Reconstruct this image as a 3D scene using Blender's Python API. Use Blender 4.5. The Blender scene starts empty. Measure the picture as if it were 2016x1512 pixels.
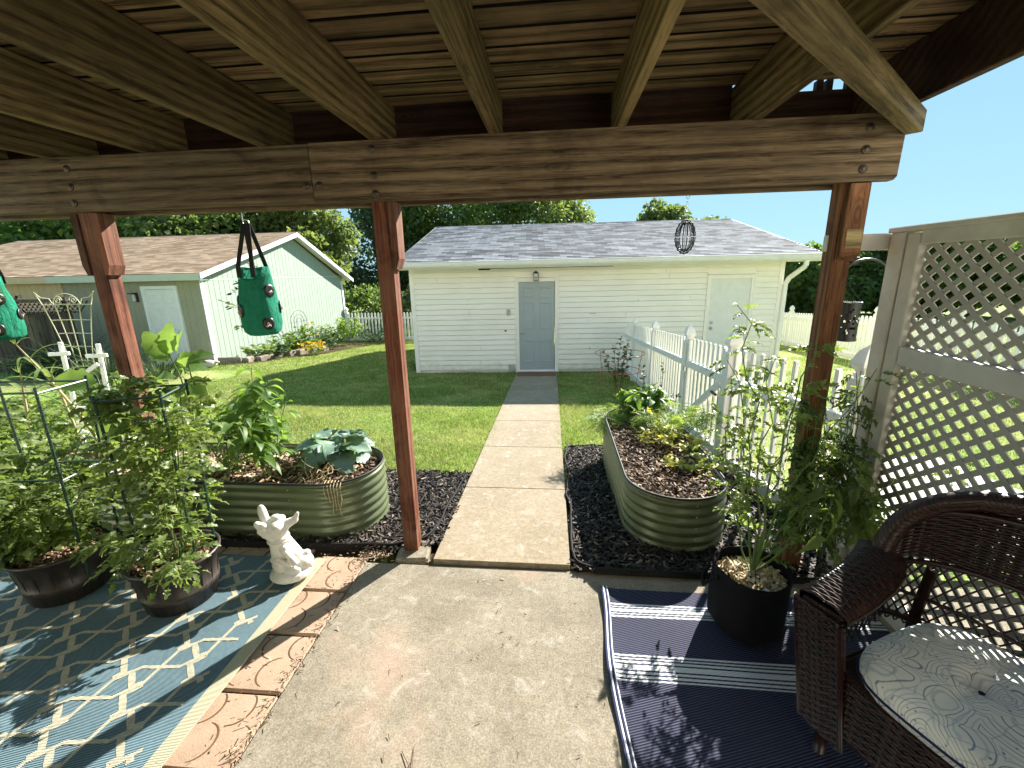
import bpy, math, random
import numpy as np
from mathutils import Vector, Matrix
random.seed(7); RNG = np.random.default_rng(11)
R = math.radians
scene = bpy.context.scene
COL = scene.collection
SLOPE = 0.0754
def gz(y):
    """height of the sloping yard at distance y from the house"""
    if y < 2.25: return -0.04
    if y < 20: return -SLOPE * (y - 2.25)
    return -SLOPE * 17.75 - 0.002 * (y - 20)

# ------------------------------------------------------------------ objects
def link(o, parent=None):
    COL.objects.link(o)
    if parent is not None: o.parent = parent
    return o
def tag(o, label=None, cat=None, group=None, kind=None):
    if label: o['label'] = label
    if cat: o['category'] = cat
    if group: o['group'] = group
    if kind: o['kind'] = kind
    return o
def thing(name, label, cat, loc=(0, 0, 0), rz=0, group=None):
    o = bpy.data.objects.new(name, None)
    o.empty_display_size = 0.1
    o.location = loc; o.rotation_euler = (0, 0, rz)
    link(o); tag(o, label, cat, group)
    return o
def copy_tree(o, loc=None, rz=None, parent=None):
    c = o.copy(); COL.objects.link(c)
    if parent is not None: c.parent = parent
    if loc is not None: c.location = loc
    if rz is not None: c.rotation_euler = (0, 0, rz)
    for ch in list(o.children): copy_tree(ch, parent=c)
    return c

class MB:
    """collects shapes, then becomes one mesh object"""
    def __init__(s): s.v = []; s.f = []; s.m = []; s.n = 0; s.cur = 0
    def add(s, V, F, mi=None):
        V = np.asarray(V, float).reshape(-1, 3); b = s.n
        s.v.append(V); s.n += len(V)
        if isinstance(F, np.ndarray):
            s.f.append(F + b); k = len(F)
        else:
            s.f.append([[i + b for i in f] for f in F]); k = len(F)
        s.m.append(np.full(k, s.cur if mi is None else mi, int))
        return s
    def box(s, c, d, rot=None, bev=0.0):
        x, y, z = [q / 2 for q in d]
        if bev <= 0:
            V = np.array([[-x,-y,-z],[x,-y,-z],[x,y,-z],[-x,y,-z],[-x,-y,z],[x,-y,z],[x,y,z],[-x,y,z]])
            F = [[0,3,2,1],[4,5,6,7],[0,1,5,4],[1,2,6,5],[2,3,7,6],[3,0,4,7]]
        else:
            b = min(bev, x*.9, y*.9, z*.9); V = []
            for sx in (-1,1):
                for sy in (-1,1):
                    for sz in (-1,1):
                        V += [[sx*(x-b),sy*(y-b),sz*z],[sx*(x-b),sy*y,sz*(z-b)],[sx*x,sy*(y-b),sz*(z-b)]]
            V = np.array(V); idx = lambda a,b_,c_: ((a>0)*4+(b_>0)*2+(c_>0))*3
            F = []
            for sz in (-1,1):
                q=[idx(-1,-1,sz),idx(1,-1,sz),idx(1,1,sz),idx(-1,1,sz)]; F.append(q if sz>0 else q[::-1])
            for sy in (-1,1):
                q=[idx(-1,sy,-1)+1,idx(1,sy,-1)+1,idx(1,sy,1)+1,idx(-1,sy,1)+1]; F.append(q if sy<0 else q[::-1])
            for sx in (-1,1):
                q=[idx(sx,-1,-1)+2,idx(sx,1,-1)+2,idx(sx,1,1)+2,idx(sx,-1,1)+2]; F.append(q if sx>0 else q[::-1])
            for a in (-1,1):
                for b_ in (-1,1):
                    F.append([idx(-1,a,b_)+0,idx(1,a,b_)+0,idx(1,a,b_)+1,idx(-1,a,b_)+1])
                    F.append([idx(a,-1,b_)+0,idx(a,1,b_)+0,idx(a,1,b_)+2,idx(a,-1,b_)+2])
                    F.append([idx(a,b_,-1)+1,idx(a,b_,1)+1,idx(a,b_,1)+2,idx(a,b_,-1)+2])
            for a in (-1,1):
                for b_ in (-1,1):
                    for c_ in (-1,1): F.append([idx(a,b_,c_),idx(a,b_,c_)+1,idx(a,b_,c_)+2])
        if rot is not None: V = V @ np.array(rot.to_3x3()).T
        return s.add(V + np.array(c), F)
    def beam(s, a, b, w, h, up=(0,0,1), bev=0.0):
        """bar of section w (sideways) x h (up) from a to b"""
        a = Vector(a); b = Vector(b); d = b - a; y = d.normalized()
        x = y.cross(Vector(up)).normalized(); z = x.cross(y)
        M = Matrix((x, y, z)).transposed()
        return s.box((a + b) / 2, (w, d.length, h), M, bev)
    def tube(s, P, r, n=6, closed=False, cap=True):
        P = np.asarray(P, float); k = len(P)
        r = np.full(k, r) if np.isscalar(r) else np.asarray(r, float)
        T = np.gradient(P, axis=0) if not closed else np.roll(P,-1,0)-np.roll(P,1,0)
        T /= np.maximum(np.linalg.norm(T, axis=1, keepdims=True), 1e-9)
        ref = np.array([0,0,1.]) if abs(T[:,2]).mean() < .8 else np.array([1.,0,0])
        X = np.cross(T, ref); X /= np.maximum(np.linalg.norm(X, axis=1, keepdims=True), 1e-9)
        Y = np.cross(T, X)
        a = np.arange(n) * 2*np.pi/n
        V = P[:,None,:] + r[:,None,None]*(np.cos(a)[None,:,None]*X[:,None,:] + np.sin(a)[None,:,None]*Y[:,None,:])
        F = []
        m = k if closed else k-1
        i = np.arange(m)[:,None]; j = np.arange(n)[None,:]
        i2 = (i+1) % k; j2 = (j+1) % n
        F = np.stack([np.broadcast_to(i*n, (m,n))+j, i*n+j2, i2*n+j2, i2*n+j], -1).reshape(-1,4)
        s.add(V.reshape(-1,3), F)
        if cap and not closed:
            s.f.append([[s.n-n*k+q for q in range(n)], [s.n-1-q for q in range(n)]]); s.m.append(np.full(2, s.cur, int))
        return s
    def lathe(s, prof, n=24, c=(0,0,0), cap=True, sx=1, sy=1, phase=0):
        p = np.asarray(prof, float); k = len(p); a = np.arange(n)*2*np.pi/n + phase
        V = np.stack([p[:,0,None]*np.cos(a)*sx, p[:,0,None]*np.sin(a)*sy, np.broadcast_to(p[:,1,None], (k,n))], -1).reshape(-1,3)+np.array(c)
        i = np.arange(k-1)[:,None]; j = np.arange(n)[None,:]; j2=(j+1)%n
        F = np.stack([i*n+j, i*n+j2, (i+1)*n+j2, (i+1)*n+j], -1).reshape(-1,4)
        s.add(V, F)
        if cap:
            b = s.n - n*k
            s.f.append([[b+q for q in range(n)][::-1], [b+n*(k-1)+q for q in range(n)]]); s.m.append(np.full(2, s.cur, int))
        return s
    def grid(s, V):
        """V: (a,b,3) array of points -> quads"""
        V = np.asarray(V, float); a, b = V.shape[:2]
        i = np.arange(a-1)[:,None]; j = np.arange(b-1)[None,:]
        F = np.stack([i*b+j, i*b+j+1, (i+1)*b+j+1, (i+1)*b+j], -1).reshape(-1,4)
        return s.add(V.reshape(-1,3), F)
    def poly_prism(s, pts, z0, z1):
        n = len(pts); V = [[p[0],p[1],z0] for p in pts] + [[p[0],p[1],z1] for p in pts]
        F = [list(range(n))[::-1], [n+i for i in range(n)]] + [[i,(i+1)%n,n+(i+1)%n,n+i] for i in range(n)]
        return s.add(V, F)
    def xz_prism(s, pts, y0, y1):
        n = len(pts); V = [[p[0],y0,p[1]] for p in pts] + [[p[0],y1,p[1]] for p in pts]
        F = [list(range(n)), [n+i for i in range(n)][::-1]] + [[(i+1)%n,i,n+i,n+(i+1)%n] for i in range(n)]
        return s.add(V, F)
    def yz_prism(s, pts, x0, x1):
        n = len(pts); V = [[x0,p[0],p[1]] for p in pts] + [[x1,p[0],p[1]] for p in pts]
        F = [list(range(n)), [n+i for i in range(n)][::-1]] + [[(i+1)%n,i,n+i,n+(i+1)%n] for i in range(n)]
        return s.add(V, F)
    def sphere(s, c, r, n=12, m=8, sc=(1,1,1), rot=None):
        t = np.linspace(0, np.pi, m+1); a = np.arange(n)*2*np.pi/n
        V = np.stack([np.sin(t)[:,None]*np.cos(a), np.sin(t)[:,None]*np.sin(a), np.broadcast_to(np.cos(t)[:,None], (m+1,n))], -1).reshape(-1,3)*r*np.array(sc)
        if rot is not None: V = V @ np.array(rot.to_3x3()).T
        i = np.arange(m)[:,None]; j = np.arange(n)[None,:]; j2=(j+1)%n
        F = np.stack([i*n+j, (i+1)*n+j, (i+1)*n+j2, i*n+j2], -1).reshape(-1,4)
        return s.add(V+np.array(c), F)
    def mesh(s, name):
        me = bpy.data.meshes.new(name)
        V = np.concatenate(s.v) if s.v else np.zeros((0,3))
        tot=[]; idx=[]
        for F in s.f:
            if isinstance(F, np.ndarray):
                tot.append(np.full(len(F), F.shape[1], int)); idx.append(F.reshape(-1))
            else:
                tot.append(np.array([len(f) for f in F], int)); idx.append(np.array([i for f in F for i in f], int))
        tot=np.concatenate(tot); idx=np.concatenate(idx); mi=np.concatenate(s.m)
        me.vertices.add(len(V)); me.vertices.foreach_set('co', V.reshape(-1))
        me.loops.add(len(idx)); me.loops.foreach_set('vertex_index', idx)
        me.polygons.add(len(tot))
        st=np.concatenate([[0],np.cumsum(tot)[:-1]])
        me.polygons.foreach_set('loop_start', st)
        me.polygons.foreach_set('material_index', mi)
        me.polygons.foreach_set('use_smooth', np.zeros(len(tot), bool))
        me.update(calc_edges=True); me.validate()
        return me
    def build(s, name, mats, parent=None, smooth=False, label=None):
        me = s.mesh(name)
        for m in (mats if isinstance(mats, (list,tuple)) else [mats]): me.materials.append(m)
        if smooth:
            me.polygons.foreach_set('use_smooth', [True]*len(me.polygons))
            if smooth == 'auto':
                try: me.set_sharp_from_angle(angle=R(35))
                except Exception: pass
        o = bpy.data.objects.new(name, me); link(o, parent)
        if label: o['label'] = label
        return o
def part(name, mats, parent, fn, smooth=False, label=None):
    m = MB(); fn(m); return m.build(name, mats, parent, smooth, label)

# ------------------------------------------------------------------ materials
class Mat:
    def __init__(s, name):
        s.m = bpy.data.materials.new(name); s.m.use_nodes = True
        s.nt = s.m.node_tree; s.nt.nodes.clear()
        s.out = s.n('ShaderNodeOutputMaterial'); s.b = s.n('ShaderNodeBsdfPrincipled')
        s.l(s.b.outputs[0], s.out.inputs[0])
    def n(s, t, **kw):
        nd = s.nt.nodes.new(t)
        for k, v in kw.items(): setattr(nd, k, v)
        return nd
    def l(s, a, b): s.nt.links.new(a, b)
    def val(s, sock, v):
        if hasattr(v, 'is_output') or isinstance(v, bpy.types.NodeSocket): s.l(v, sock)
        else:
            if isinstance(v, (tuple, list)) and len(v) == 3 and sock.type == 'RGBA': v = (*v, 1)
            sock.default_value = v
    def coord(s, kind='Object', scale=(1,1,1), rot=(0,0,0), rnd=False, loc=(0,0,0)):
        c = s.n('ShaderNodeTexCoord'); o = c.outputs[kind]
        if rnd:
            oi = s.n('ShaderNodeObjectInfo'); ml = s.n('ShaderNodeMath', operation='MULTIPLY'); s.l(oi.outputs['Random'], ml.inputs[0]); ml.inputs[1].default_value = 37.0
            va = s.n('ShaderNodeVectorMath', operation='ADD'); s.l(o, va.inputs[0]); s.l(ml.outputs[0], va.inputs[1]); o = va.outputs[0]
        mp = s.n('ShaderNodeMapping'); s.l(o, mp.inputs[0]); mp.inputs['Scale'].default_value = scale; mp.inputs['Rotation'].default_value = rot; mp.inputs['Location'].default_value = loc
        return mp.outputs[0]
    def noise(s, vec, scale=5, detail=4, rough=.5, dist=0):
        t = s.n('ShaderNodeTexNoise'); s.l(vec, t.inputs['Vector']); t.inputs['Scale'].default_value = scale
        t.inputs['Detail'].default_value = detail; t.inputs['Roughness'].default_value = rough; t.inputs['Distortion'].default_value = dist
        return t.outputs['Fac']
    def voro(s, vec, scale=5, feature='F1', out='Distance'):
        t = s.n('ShaderNodeTexVoronoi', feature=feature); s.l(vec, t.inputs['Vector']); t.inputs['Scale'].default_value = scale
        return t.outputs[out]
    def wave(s, vec, scale=5, dist=0, detail=2, typ='BANDS', dirn='X', dscale=1.0):
        t = s.n('ShaderNodeTexWave', wave_type=typ)
        if typ == 'BANDS': t.bands_direction = dirn
        s.l(vec, t.inputs['Vector']); t.inputs['Scale'].default_value = scale; t.inputs['Distortion'].default_value = dist
        t.inputs['Detail'].default_value = detail; t.inputs['Detail Scale'].default_value = dscale
        return t.outputs['Fac']
    def ramp(s, fac, stops, interp='LINEAR'):
        t = s.n('ShaderNodeValToRGB'); t.color_ramp.interpolation = interp; e = t.color_ramp.elements
        while len(e) > 1: e.remove(e[-1])
        for i, (p, c) in enumerate(stops):
            if not isinstance(c, (tuple, list)): c = (c, c, c)
            el = e[0] if i == 0 else e.new(p)
            el.position = p; el.color = (*c, 1) if len(c) == 3 else c
        s.l(fac, t.inputs[0]); return t.outputs[0]
    def mix(s, fac, a, b, mode='MIX'):
        t = s.n('ShaderNodeMix', data_type='RGBA', blend_type=mode)
        s.val(t.inputs[0], fac); s.val(t.inputs[6], a); s.val(t.inputs[7], b); return t.outputs[2]
    def math(s, op, a, b=0.0, c=None):
        t = s.n('ShaderNodeMath', operation=op); s.val(t.inputs[0], a); s.val(t.inputs[1], b)
        if c is not None: s.val(t.inputs[2], c)
        return t.outputs[0]
    def xyz(s, vec):
        t = s.n('ShaderNodeSeparateXYZ'); s.l(vec, t.inputs[0]); return t.outputs
    def island(s): return s.n('ShaderNodeNewGeometry').outputs['Random Per Island']
    def objrand(s): return s.n('ShaderNodeObjectInfo').outputs['Random']
    def bump(s, h, strength=.3, dist=.01):
        t = s.n('ShaderNodeBump'); t.inputs['Strength'].default_value = strength; t.inputs['Distance'].default_value = dist
        s.l(h, t.inputs['Height']); s.l(t.outputs[0], s.b.inputs['Normal'])
    def fin(s, col=None, rough=.6, spec=.4, metal=0.0):
        if col is not None: s.val(s.b.inputs['Base Color'], col)
        s.val(s.b.inputs['Roughness'], rough); s.b.inputs['Specular IOR Level'].default_value = spec; s.val(s.b.inputs['Metallic'], metal)
        return s.m
def plain(name, col, rough=.6, spec=.4, metal=0.0, var=.12, scale=6, bump=0.0):
    M = Mat(name); c = M.coord(); f = M.noise(c, scale, 5, .6)
    d = tuple(x*(1-var) for x in col); e = tuple(min(1, x*(1+var)) for x in col)
    if bump: M.bump(M.noise(c, scale*14, 4, .6), bump, .004)
    return M.fin(M.ramp(f, [(.3, d), (.7, e)]), rough, spec, metal)
def wood(name, dark, light, axis='X', stain=None, stain_amt=.6, rough=.75, gs=1.0, blotch=None):
    """grain runs along the given axis of the object"""
    M = Mat(name)
    A = {'X': (1.0, 15, 15), 'Y': (15, 1.0, 15), 'Z': (15, 15, 1.0)}[axis]
    v = M.coord(scale=tuple(a*gs for a in A), rnd=True)
    g1 = M.noise(v, 3.0, 8, .62, 1.2); g2 = M.noise(v, 14, 6, .6, .4)
    v2 = M.coord(scale=tuple((a*.35 if a < 2 else a*.36)*gs for a in A), rnd=True)
    rings = M.wave(v2, 1.3, 3.2, 4, 'RINGS', dscale=1.6)
    g3 = M.noise(M.coord(scale=tuple((a*.6 if a < 2 else a*1.6)*gs for a in A), rnd=True), 5, 6, .7, .3)
    f = M.math('ADD', M.math('MULTIPLY', g1, .42), M.math('MULTIPLY', rings, .13)); f = M.math('ADD', f, M.math('MULTIPLY', g2, .2)); f = M.math('ADD', f, M.math('MULTIPLY', g3, .33))
    col = M.ramp(f, [(.42, dark), (.505, tuple((a+b)/2 for a, b in zip(dark, light))), (.60, light), (.68, tuple(min(1,x*1.25) for x in light))])
    cr = M.noise(M.coord(scale=tuple((a*.22 if a < 2 else a*1.7)*gs for a in A), rnd=True, loc=(2,7,4)), 3.2, 3, .5, .6)
    crk = M.ramp(M.math('ABSOLUTE', M.math('SUBTRACT', cr, .40)), [(.0, .8), (.004, .6), (.010, 0.0)])
    col = M.mix(crk, col, tuple(x*.28 for x in dark))
    kv = M.coord(scale=tuple((1.6 if a < 2 else 4.2) for a in A), rnd=True)
    k = M.voro(kv, 1.0); kr = M.math('MULTIPLY', M.ramp(k, [(.05, 1.0), (.20, 0.0)]), M.math('ADD', M.math('MULTIPLY', M.math('SINE', M.math('MULTIPLY', k, 150)), .35), .5)); col = M.mix(kr, col, tuple(x*.35 for x in dark)); col = M.mix(M.ramp(k, [(.03, .9), (.06, 0.0)]), col, tuple(x*.25 for x in dark))
    big = M.noise(M.coord(scale=(1,1,1), rnd=True), 2.2, 5, .65, .6)
    if stain: col = M.mix(M.math('MULTIPLY', M.ramp(big, [(.42, 0.0), (.66, 1.0)]), stain_amt), col, stain)
    big2 = M.noise(M.coord(scale=(1.3,1.3,1.3), rnd=True, loc=(5,3,9)), 1.7, 5, .6, .5)
    col = M.mix(M.ramp(big2, [(.55, 0.0), (.74, .75)]), col, blotch or tuple(x*.55 for x in dark))
    tone = M.ramp(M.objrand(), [(0, .62), (1, 1.3)])
    col = M.mix(1.0, col, tone, 'MULTIPLY')
    M.bump(M.math('SUBTRACT', f, M.math('MULTIPLY', crk, .25)), .6, .008)
    return M.fin(col, rough, .25)
def leafmat(name, col, col2, trans, tw=.42, rough=.5, veins=False):
    """thin leaf: gloss + diffuse on top, light passes through from behind"""
    M = Mat(name); i = M.island()
    c = M.ramp(i, [(0, col), (.6, tuple((a+b)/2 for a, b in zip(col, col2))), (1, col2)])
    nz = M.noise(M.coord(), 30, 3); c = M.mix(.35, c, M.ramp(nz, [(.3, tuple(x*.7 for x in col)), (.7, tuple(min(1,x*1.25) for x in col2))]))
    M.fin(c, rough, .35)
    t = M.n('ShaderNodeBsdfTranslucent'); M.val(t.inputs[0], M.mix(.5, trans, M.ramp(i, [(0, tuple(x*.75 for x in trans)), (1, tuple(min(1,x*1.2) for x in trans))])))
    mx = M.n('ShaderNodeMixShader'); mx.inputs[0].default_value = tw
    M.l(M.b.outputs[0], mx.inputs[1]); M.l(t.outputs[0], mx.inputs[2]); M.l(mx.outputs[0], M.out.inputs[0])
    return M.m
# ------------------------------------------------------------------ foliage
def strip_leaf(n=5, W=.45, fold=.22, droop=.35, peak=.42, serr=0.0, wave=0.0, seed=0):
    """one leaf blade along +Y, length 1, as quads: rows of left / mid / right"""
    r = np.random.default_rng(seed); t = np.linspace(0, 1, n+1)
    e = math.log(.5)/math.log(peak)
    w = W*.5*np.sin(np.pi*np.clip(t,0,1)**e)**.85 + .004
    if serr: w = w*(1+serr*np.where(np.arange(n+1)%2==0, -1, 1)); w[-1]=.004
    z = -droop*t**2; y = t*(1-.25*droop*t)
    V = []
    for k in range(n+1):
        wl = wave*r.normal(); wr = wave*r.normal()
        V += [[-w[k], y[k], z[k]+fold*w[k]+wl], [0, y[k], z[k]], [w[k], y[k], z[k]+fold*w[k]+wr]]
    F = []
    for k in range(n):
        a = k*3; F += [[a,a+1,a+4,a+3],[a+1,a+2,a+5,a+4]]
    return np.array(V), np.array(F)
def join(parts):
    V=[];F=[];b=0
    for v,f in parts: V.append(v);F.append(f+b);b+=len(v)
    return np.concatenate(V), np.concatenate(F)
def xf(tpl, o, d, nrm=(0,0,1), s=1.0):
    v,f = tpl; d=np.array(d,float); d/=np.linalg.norm(d); X=np.cross(d,nrm); X/=max(np.linalg.norm(X),1e-6); Z=np.cross(X,d)
    return v[:,:1]*X*s+v[:,1:2]*d*s+v[:,2:]*Z*s+np.array(o), f
def compound(pairs=3, leaf=None, L=1, llen=.42, droop=.35, seed=0, width=.006):
    """tomato-like leaf: a rachis with paired leaflets and one at the tip"""
    r=np.random.default_rng(seed); P=[]
    rach = strip_leaf(4, width*2, 0, droop, .5); P.append(rach)
    pos = lambda t: np.array([0, t*(1-.25*droop*t), -droop*t*t])
    for k in range(pairs):
        t=.3+.6*k/pairs
        for sgn in (-1,1):
            P.append(xf(leaf, pos(t), (sgn*.95, .55+r.normal()*.15, -.25+r.normal()*.2), (r.normal()*.25, r.normal()*.2, 1), llen*(.8+.35*r.random())))
    P.append(xf(leaf, pos(.93), (r.normal()*.15, 1, -.5), (r.normal()*.2,0,1), llen*1.15))
    return join(P)
def fern(pairs=8, seed=0, droop=.5):
    r=np.random.default_rng(seed); P=[strip_leaf(5,.014,0,droop,.5)]; lf=strip_leaf(2,.28,.1,.2)
    pos = lambda t: np.array([0, t*(1-.25*droop*t), -droop*t*t])
    for k in range(pairs):
        t=.22+.76*k/pairs; l=.34*(1-t*.75)
        for sgn in (-1,1):
            d=np.array([sgn,.6,-.1+r.normal()*.15]); d/=np.linalg.norm(d)
            for q in (.35,.7,1.0):
                P.append(xf(lf, pos(t)+d*l*q*.8, d+np.array([sgn*-.3*(q<1),.8*(q<1),r.normal()*.3]), (0,0,1), l*.5))
    return join(P)
def put(mb, tpls, P, D, Nn, S, mi=0):
    """scatter leaf templates: positions P, directions D, normals Nn, sizes S"""
    P=np.asarray(P,float).reshape(-1,3); 
    if not len(P): return
    D=np.asarray(D,float).reshape(-1,3); Nn=np.asarray(Nn,float).reshape(-1,3); S=np.asarray(S,float)
    D=D/np.maximum(np.linalg.norm(D,axis=1,keepdims=True),1e-6)
    X=np.cross(D,Nn); X/=np.maximum(np.linalg.norm(X,axis=1,keepdims=True),1e-6); Z=np.cross(X,D)
    which=RNG.integers(0,len(tpls),len(P))
    for k,(v,f) in enumerate(tpls):
        q=np.where(which==k)[0]
        if not len(q): continue
        V=(v[None,:,0:1]*X[q,None,:]+v[None,:,1:2]*D[q,None,:]+v[None,:,2:]*Z[q,None,:])*S[q,None,None]+P[q,None,:]
        F=f[None]+(np.arange(len(q))*len(v))[:,None,None]
        mb.add(V.reshape(-1,3), F.reshape(-1,4), mi)
def rdir(n, up=0.0, spread=1.0):
    a=RNG.random(n)*2*np.pi
    return np.stack([np.cos(a)*spread, np.sin(a)*spread, np.full(n,up)+RNG.normal(size=n)*.25],-1)
def wander(p0, d0, L, k=8, jit=.12, grav=0.0, rng=None):
    rng = rng or RNG; p=np.array(p0,float); d=np.array(d0,float); d/=np.linalg.norm(d); P=[p.copy()]
    for _ in range(k):
        d=d+rng.normal(size=3)*jit+np.array([0,0,-grav]); d/=np.linalg.norm(d); p=p+d*L/k; P.append(p.copy())
    return np.array(P)
def plant(name, label, cat, loc, stems, leaf_tpls, lmat, smat, nleaf=40, lsize=(.1,.2), lup=.2, droop_n=.35, tmin=.2,
          group=None, extra=None, side=1.0, rz=0, petiole=.0, tpow=.8):
    """stems: list of polylines (with radius); leaves sit along them"""
    root = thing(name, label, cat, loc, rz, group)
    ms=MB(); ml=MB(); P=[];D=[]
    for st, r in stems:
        ms.tube(st, np.linspace(r, r*.35, len(st)), 5)
    tot=sum(np.linalg.norm(np.diff(st,axis=0),axis=1).sum() for st,_ in stems)
    for st, r in stems:
        L=np.linalg.norm(np.diff(st,axis=0),axis=1).sum(); n=max(2,int(round(nleaf*L/tot)))
        t=tmin+(1-tmin)*RNG.random(n)**tpow
        i=np.clip((t*(len(st)-1)).astype(int),0,len(st)-2); fr=(t*(len(st)-1)-i)[:,None]
        p=st[i]*(1-fr)+st[i+1]*fr; tan=st[i+1]-st[i]; tan/=np.maximum(np.linalg.norm(tan,axis=1,keepdims=True),1e-6)
        d=rdir(n,lup,side)+tan*.45
        if petiole>0:
            dn=d/np.linalg.norm(d,axis=1,keepdims=True)
            for a,b in zip(p,p+dn*petiole): ms.tube(np.array([a,(a+b)/2+[0,0,petiole*.1],b]), r*.3, 3, cap=False)
            p=p+dn*petiole
        P.append(p);D.append(d)
    P=np.concatenate(P);D=np.concatenate(D);n=len(P)
    Nn=np.stack([RNG.normal(size=n)*droop_n,RNG.normal(size=n)*droop_n,np.ones(n)],-1)
    put(ml,leaf_tpls,P,D,Nn,lsize[0]+(lsize[1]-lsize[0])*RNG.random(n))
    ms.build('stem', smat, root, True)
    ml.build('foliage', lmat, root, True)
    return root
def bushy(h, spread, n, base=.04, k=7, jit=.13, grav=0.02, r=.006):
    out=[]
    for i in range(n):
        a=2*np.pi*(i+RNG.random()*.7)/n; sp=spread*(.35+.65*RNG.random())
        d=np.array([np.cos(a)*sp,np.sin(a)*sp,h]); L=np.linalg.norm(d)*(.75+.3*RNG.random())
        out.append((wander((np.cos(a)*base*RNG.random(),np.sin(a)*base*RNG.random(),0),d,L,k,jit,grav),r))
    return out
TOM_LF=[strip_leaf(6,.50,.22,.35,.38,.34,.03,k) for k in range(4)]
TOM=[compound(4,TOM_LF[k%4],llen=.31,droop=.35+.14*k,seed=k) for k in range(5)]
TOM_WILT=[compound(3,strip_leaf(5,.34,.9,.8,.4,.3,.05,k),llen=.36,droop=.7+.2*k,seed=k+9) for k in range(3)]
PEP=[strip_leaf(6,.46,.35,.45+.25*k,.4,0,.015,k) for k in range(3)]
EGG=[strip_leaf(8,.62,.25,.25+.2*k,.42,.10,.03,k) for k in range(3)]
OVAL=[strip_leaf(4,.7,.1,.15,.48,0,0,k) for k in range(2)]
FERN=[fern(8,k,.4+.2*k) for k in range(3)]
SMALL=[strip_leaf(3,.55,.2,.2+.2*k,.42,0,0,k) for k in range(2)]
def ruffled(seed):
    r=np.random.default_rng(seed); n,m=12,9; t=np.linspace(0,1,n); u=np.linspace(-1,1,m)
    w=.40*np.sin(np.pi*np.clip(t,0,1)**.8)**.6+.02; w[t<.22]=.03
    V=np.zeros((n,m,3)); 
    for i in range(n):
        for j in range(m):
            edge=abs(u[j])**1.5
            V[i,j]=[u[j]*w[i]*(1+.22*r.normal()*edge), t[i]*(1-.2*t[i])+.03*r.normal()*edge, .22*abs(u[j])*w[i]-.55*t[i]**2.2+.085*r.normal()*edge]
    F=[]
    for i in range(n-1):
        for j in range(m-1): a=i*m+j; F.append([a,a+1,a+m+1,a+m])
    return V.reshape(-1,3), np.array(F)
RUF_=0
RUF=[ruffled(k) for k in range(4)]
def blade(n=6, W=.03, droop=.8, seed=0):
    t=np.linspace(0,1,n+1); w=W*.5*(1-t**2.2)+.0015
    z=.0+0*t; y=t; ang=droop*t**1.4
    yy=np.concatenate([[0],np.cumsum(np.cos((ang[1:]+ang[:-1])/2)/n)]); zz=-np.concatenate([[0],np.cumsum(np.sin((ang[1:]+ang[:-1])/2)/n)])
    V=[];F=[]
    for k in range(n+1): V+=[[-w[k],yy[k],zz[k]+w[k]*.4],[0,yy[k],zz[k]],[w[k],yy[k],zz[k]+w[k]*.4]]
    for k in range(n): a=k*3; F+=[[a,a+1,a+4,a+3],[a+1,a+2,a+5,a+4]]
    return np.array(V),np.array(F)
BLADE=[blade(6,.035,.9+.7*k,k) for k in range(3)]
CORN=[blade(8,.075,1.1+.8*k,k) for k in range(3)]

def grass_clump(mb, n, h, spread, tpls=BLADE, mi=0, lean=.5, c=(0,0,0)):
    a=RNG.random(n)*2*np.pi; rr=spread*np.sqrt(RNG.random(n))
    P=np.stack([rr*np.cos(a),rr*np.sin(a),np.zeros(n)],-1)+np.array(c)
    D=np.stack([np.cos(a)*lean*RNG.random(n),np.sin(a)*lean*RNG.random(n),np.ones(n)],-1)
    Nn=-np.stack([np.cos(a),np.sin(a),np.zeros(n)],-1)+np.array([0,0,.3])
    put(mb,tpls,P,D,Nn,h*(.55+.5*RNG.random(n)),mi)

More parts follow.
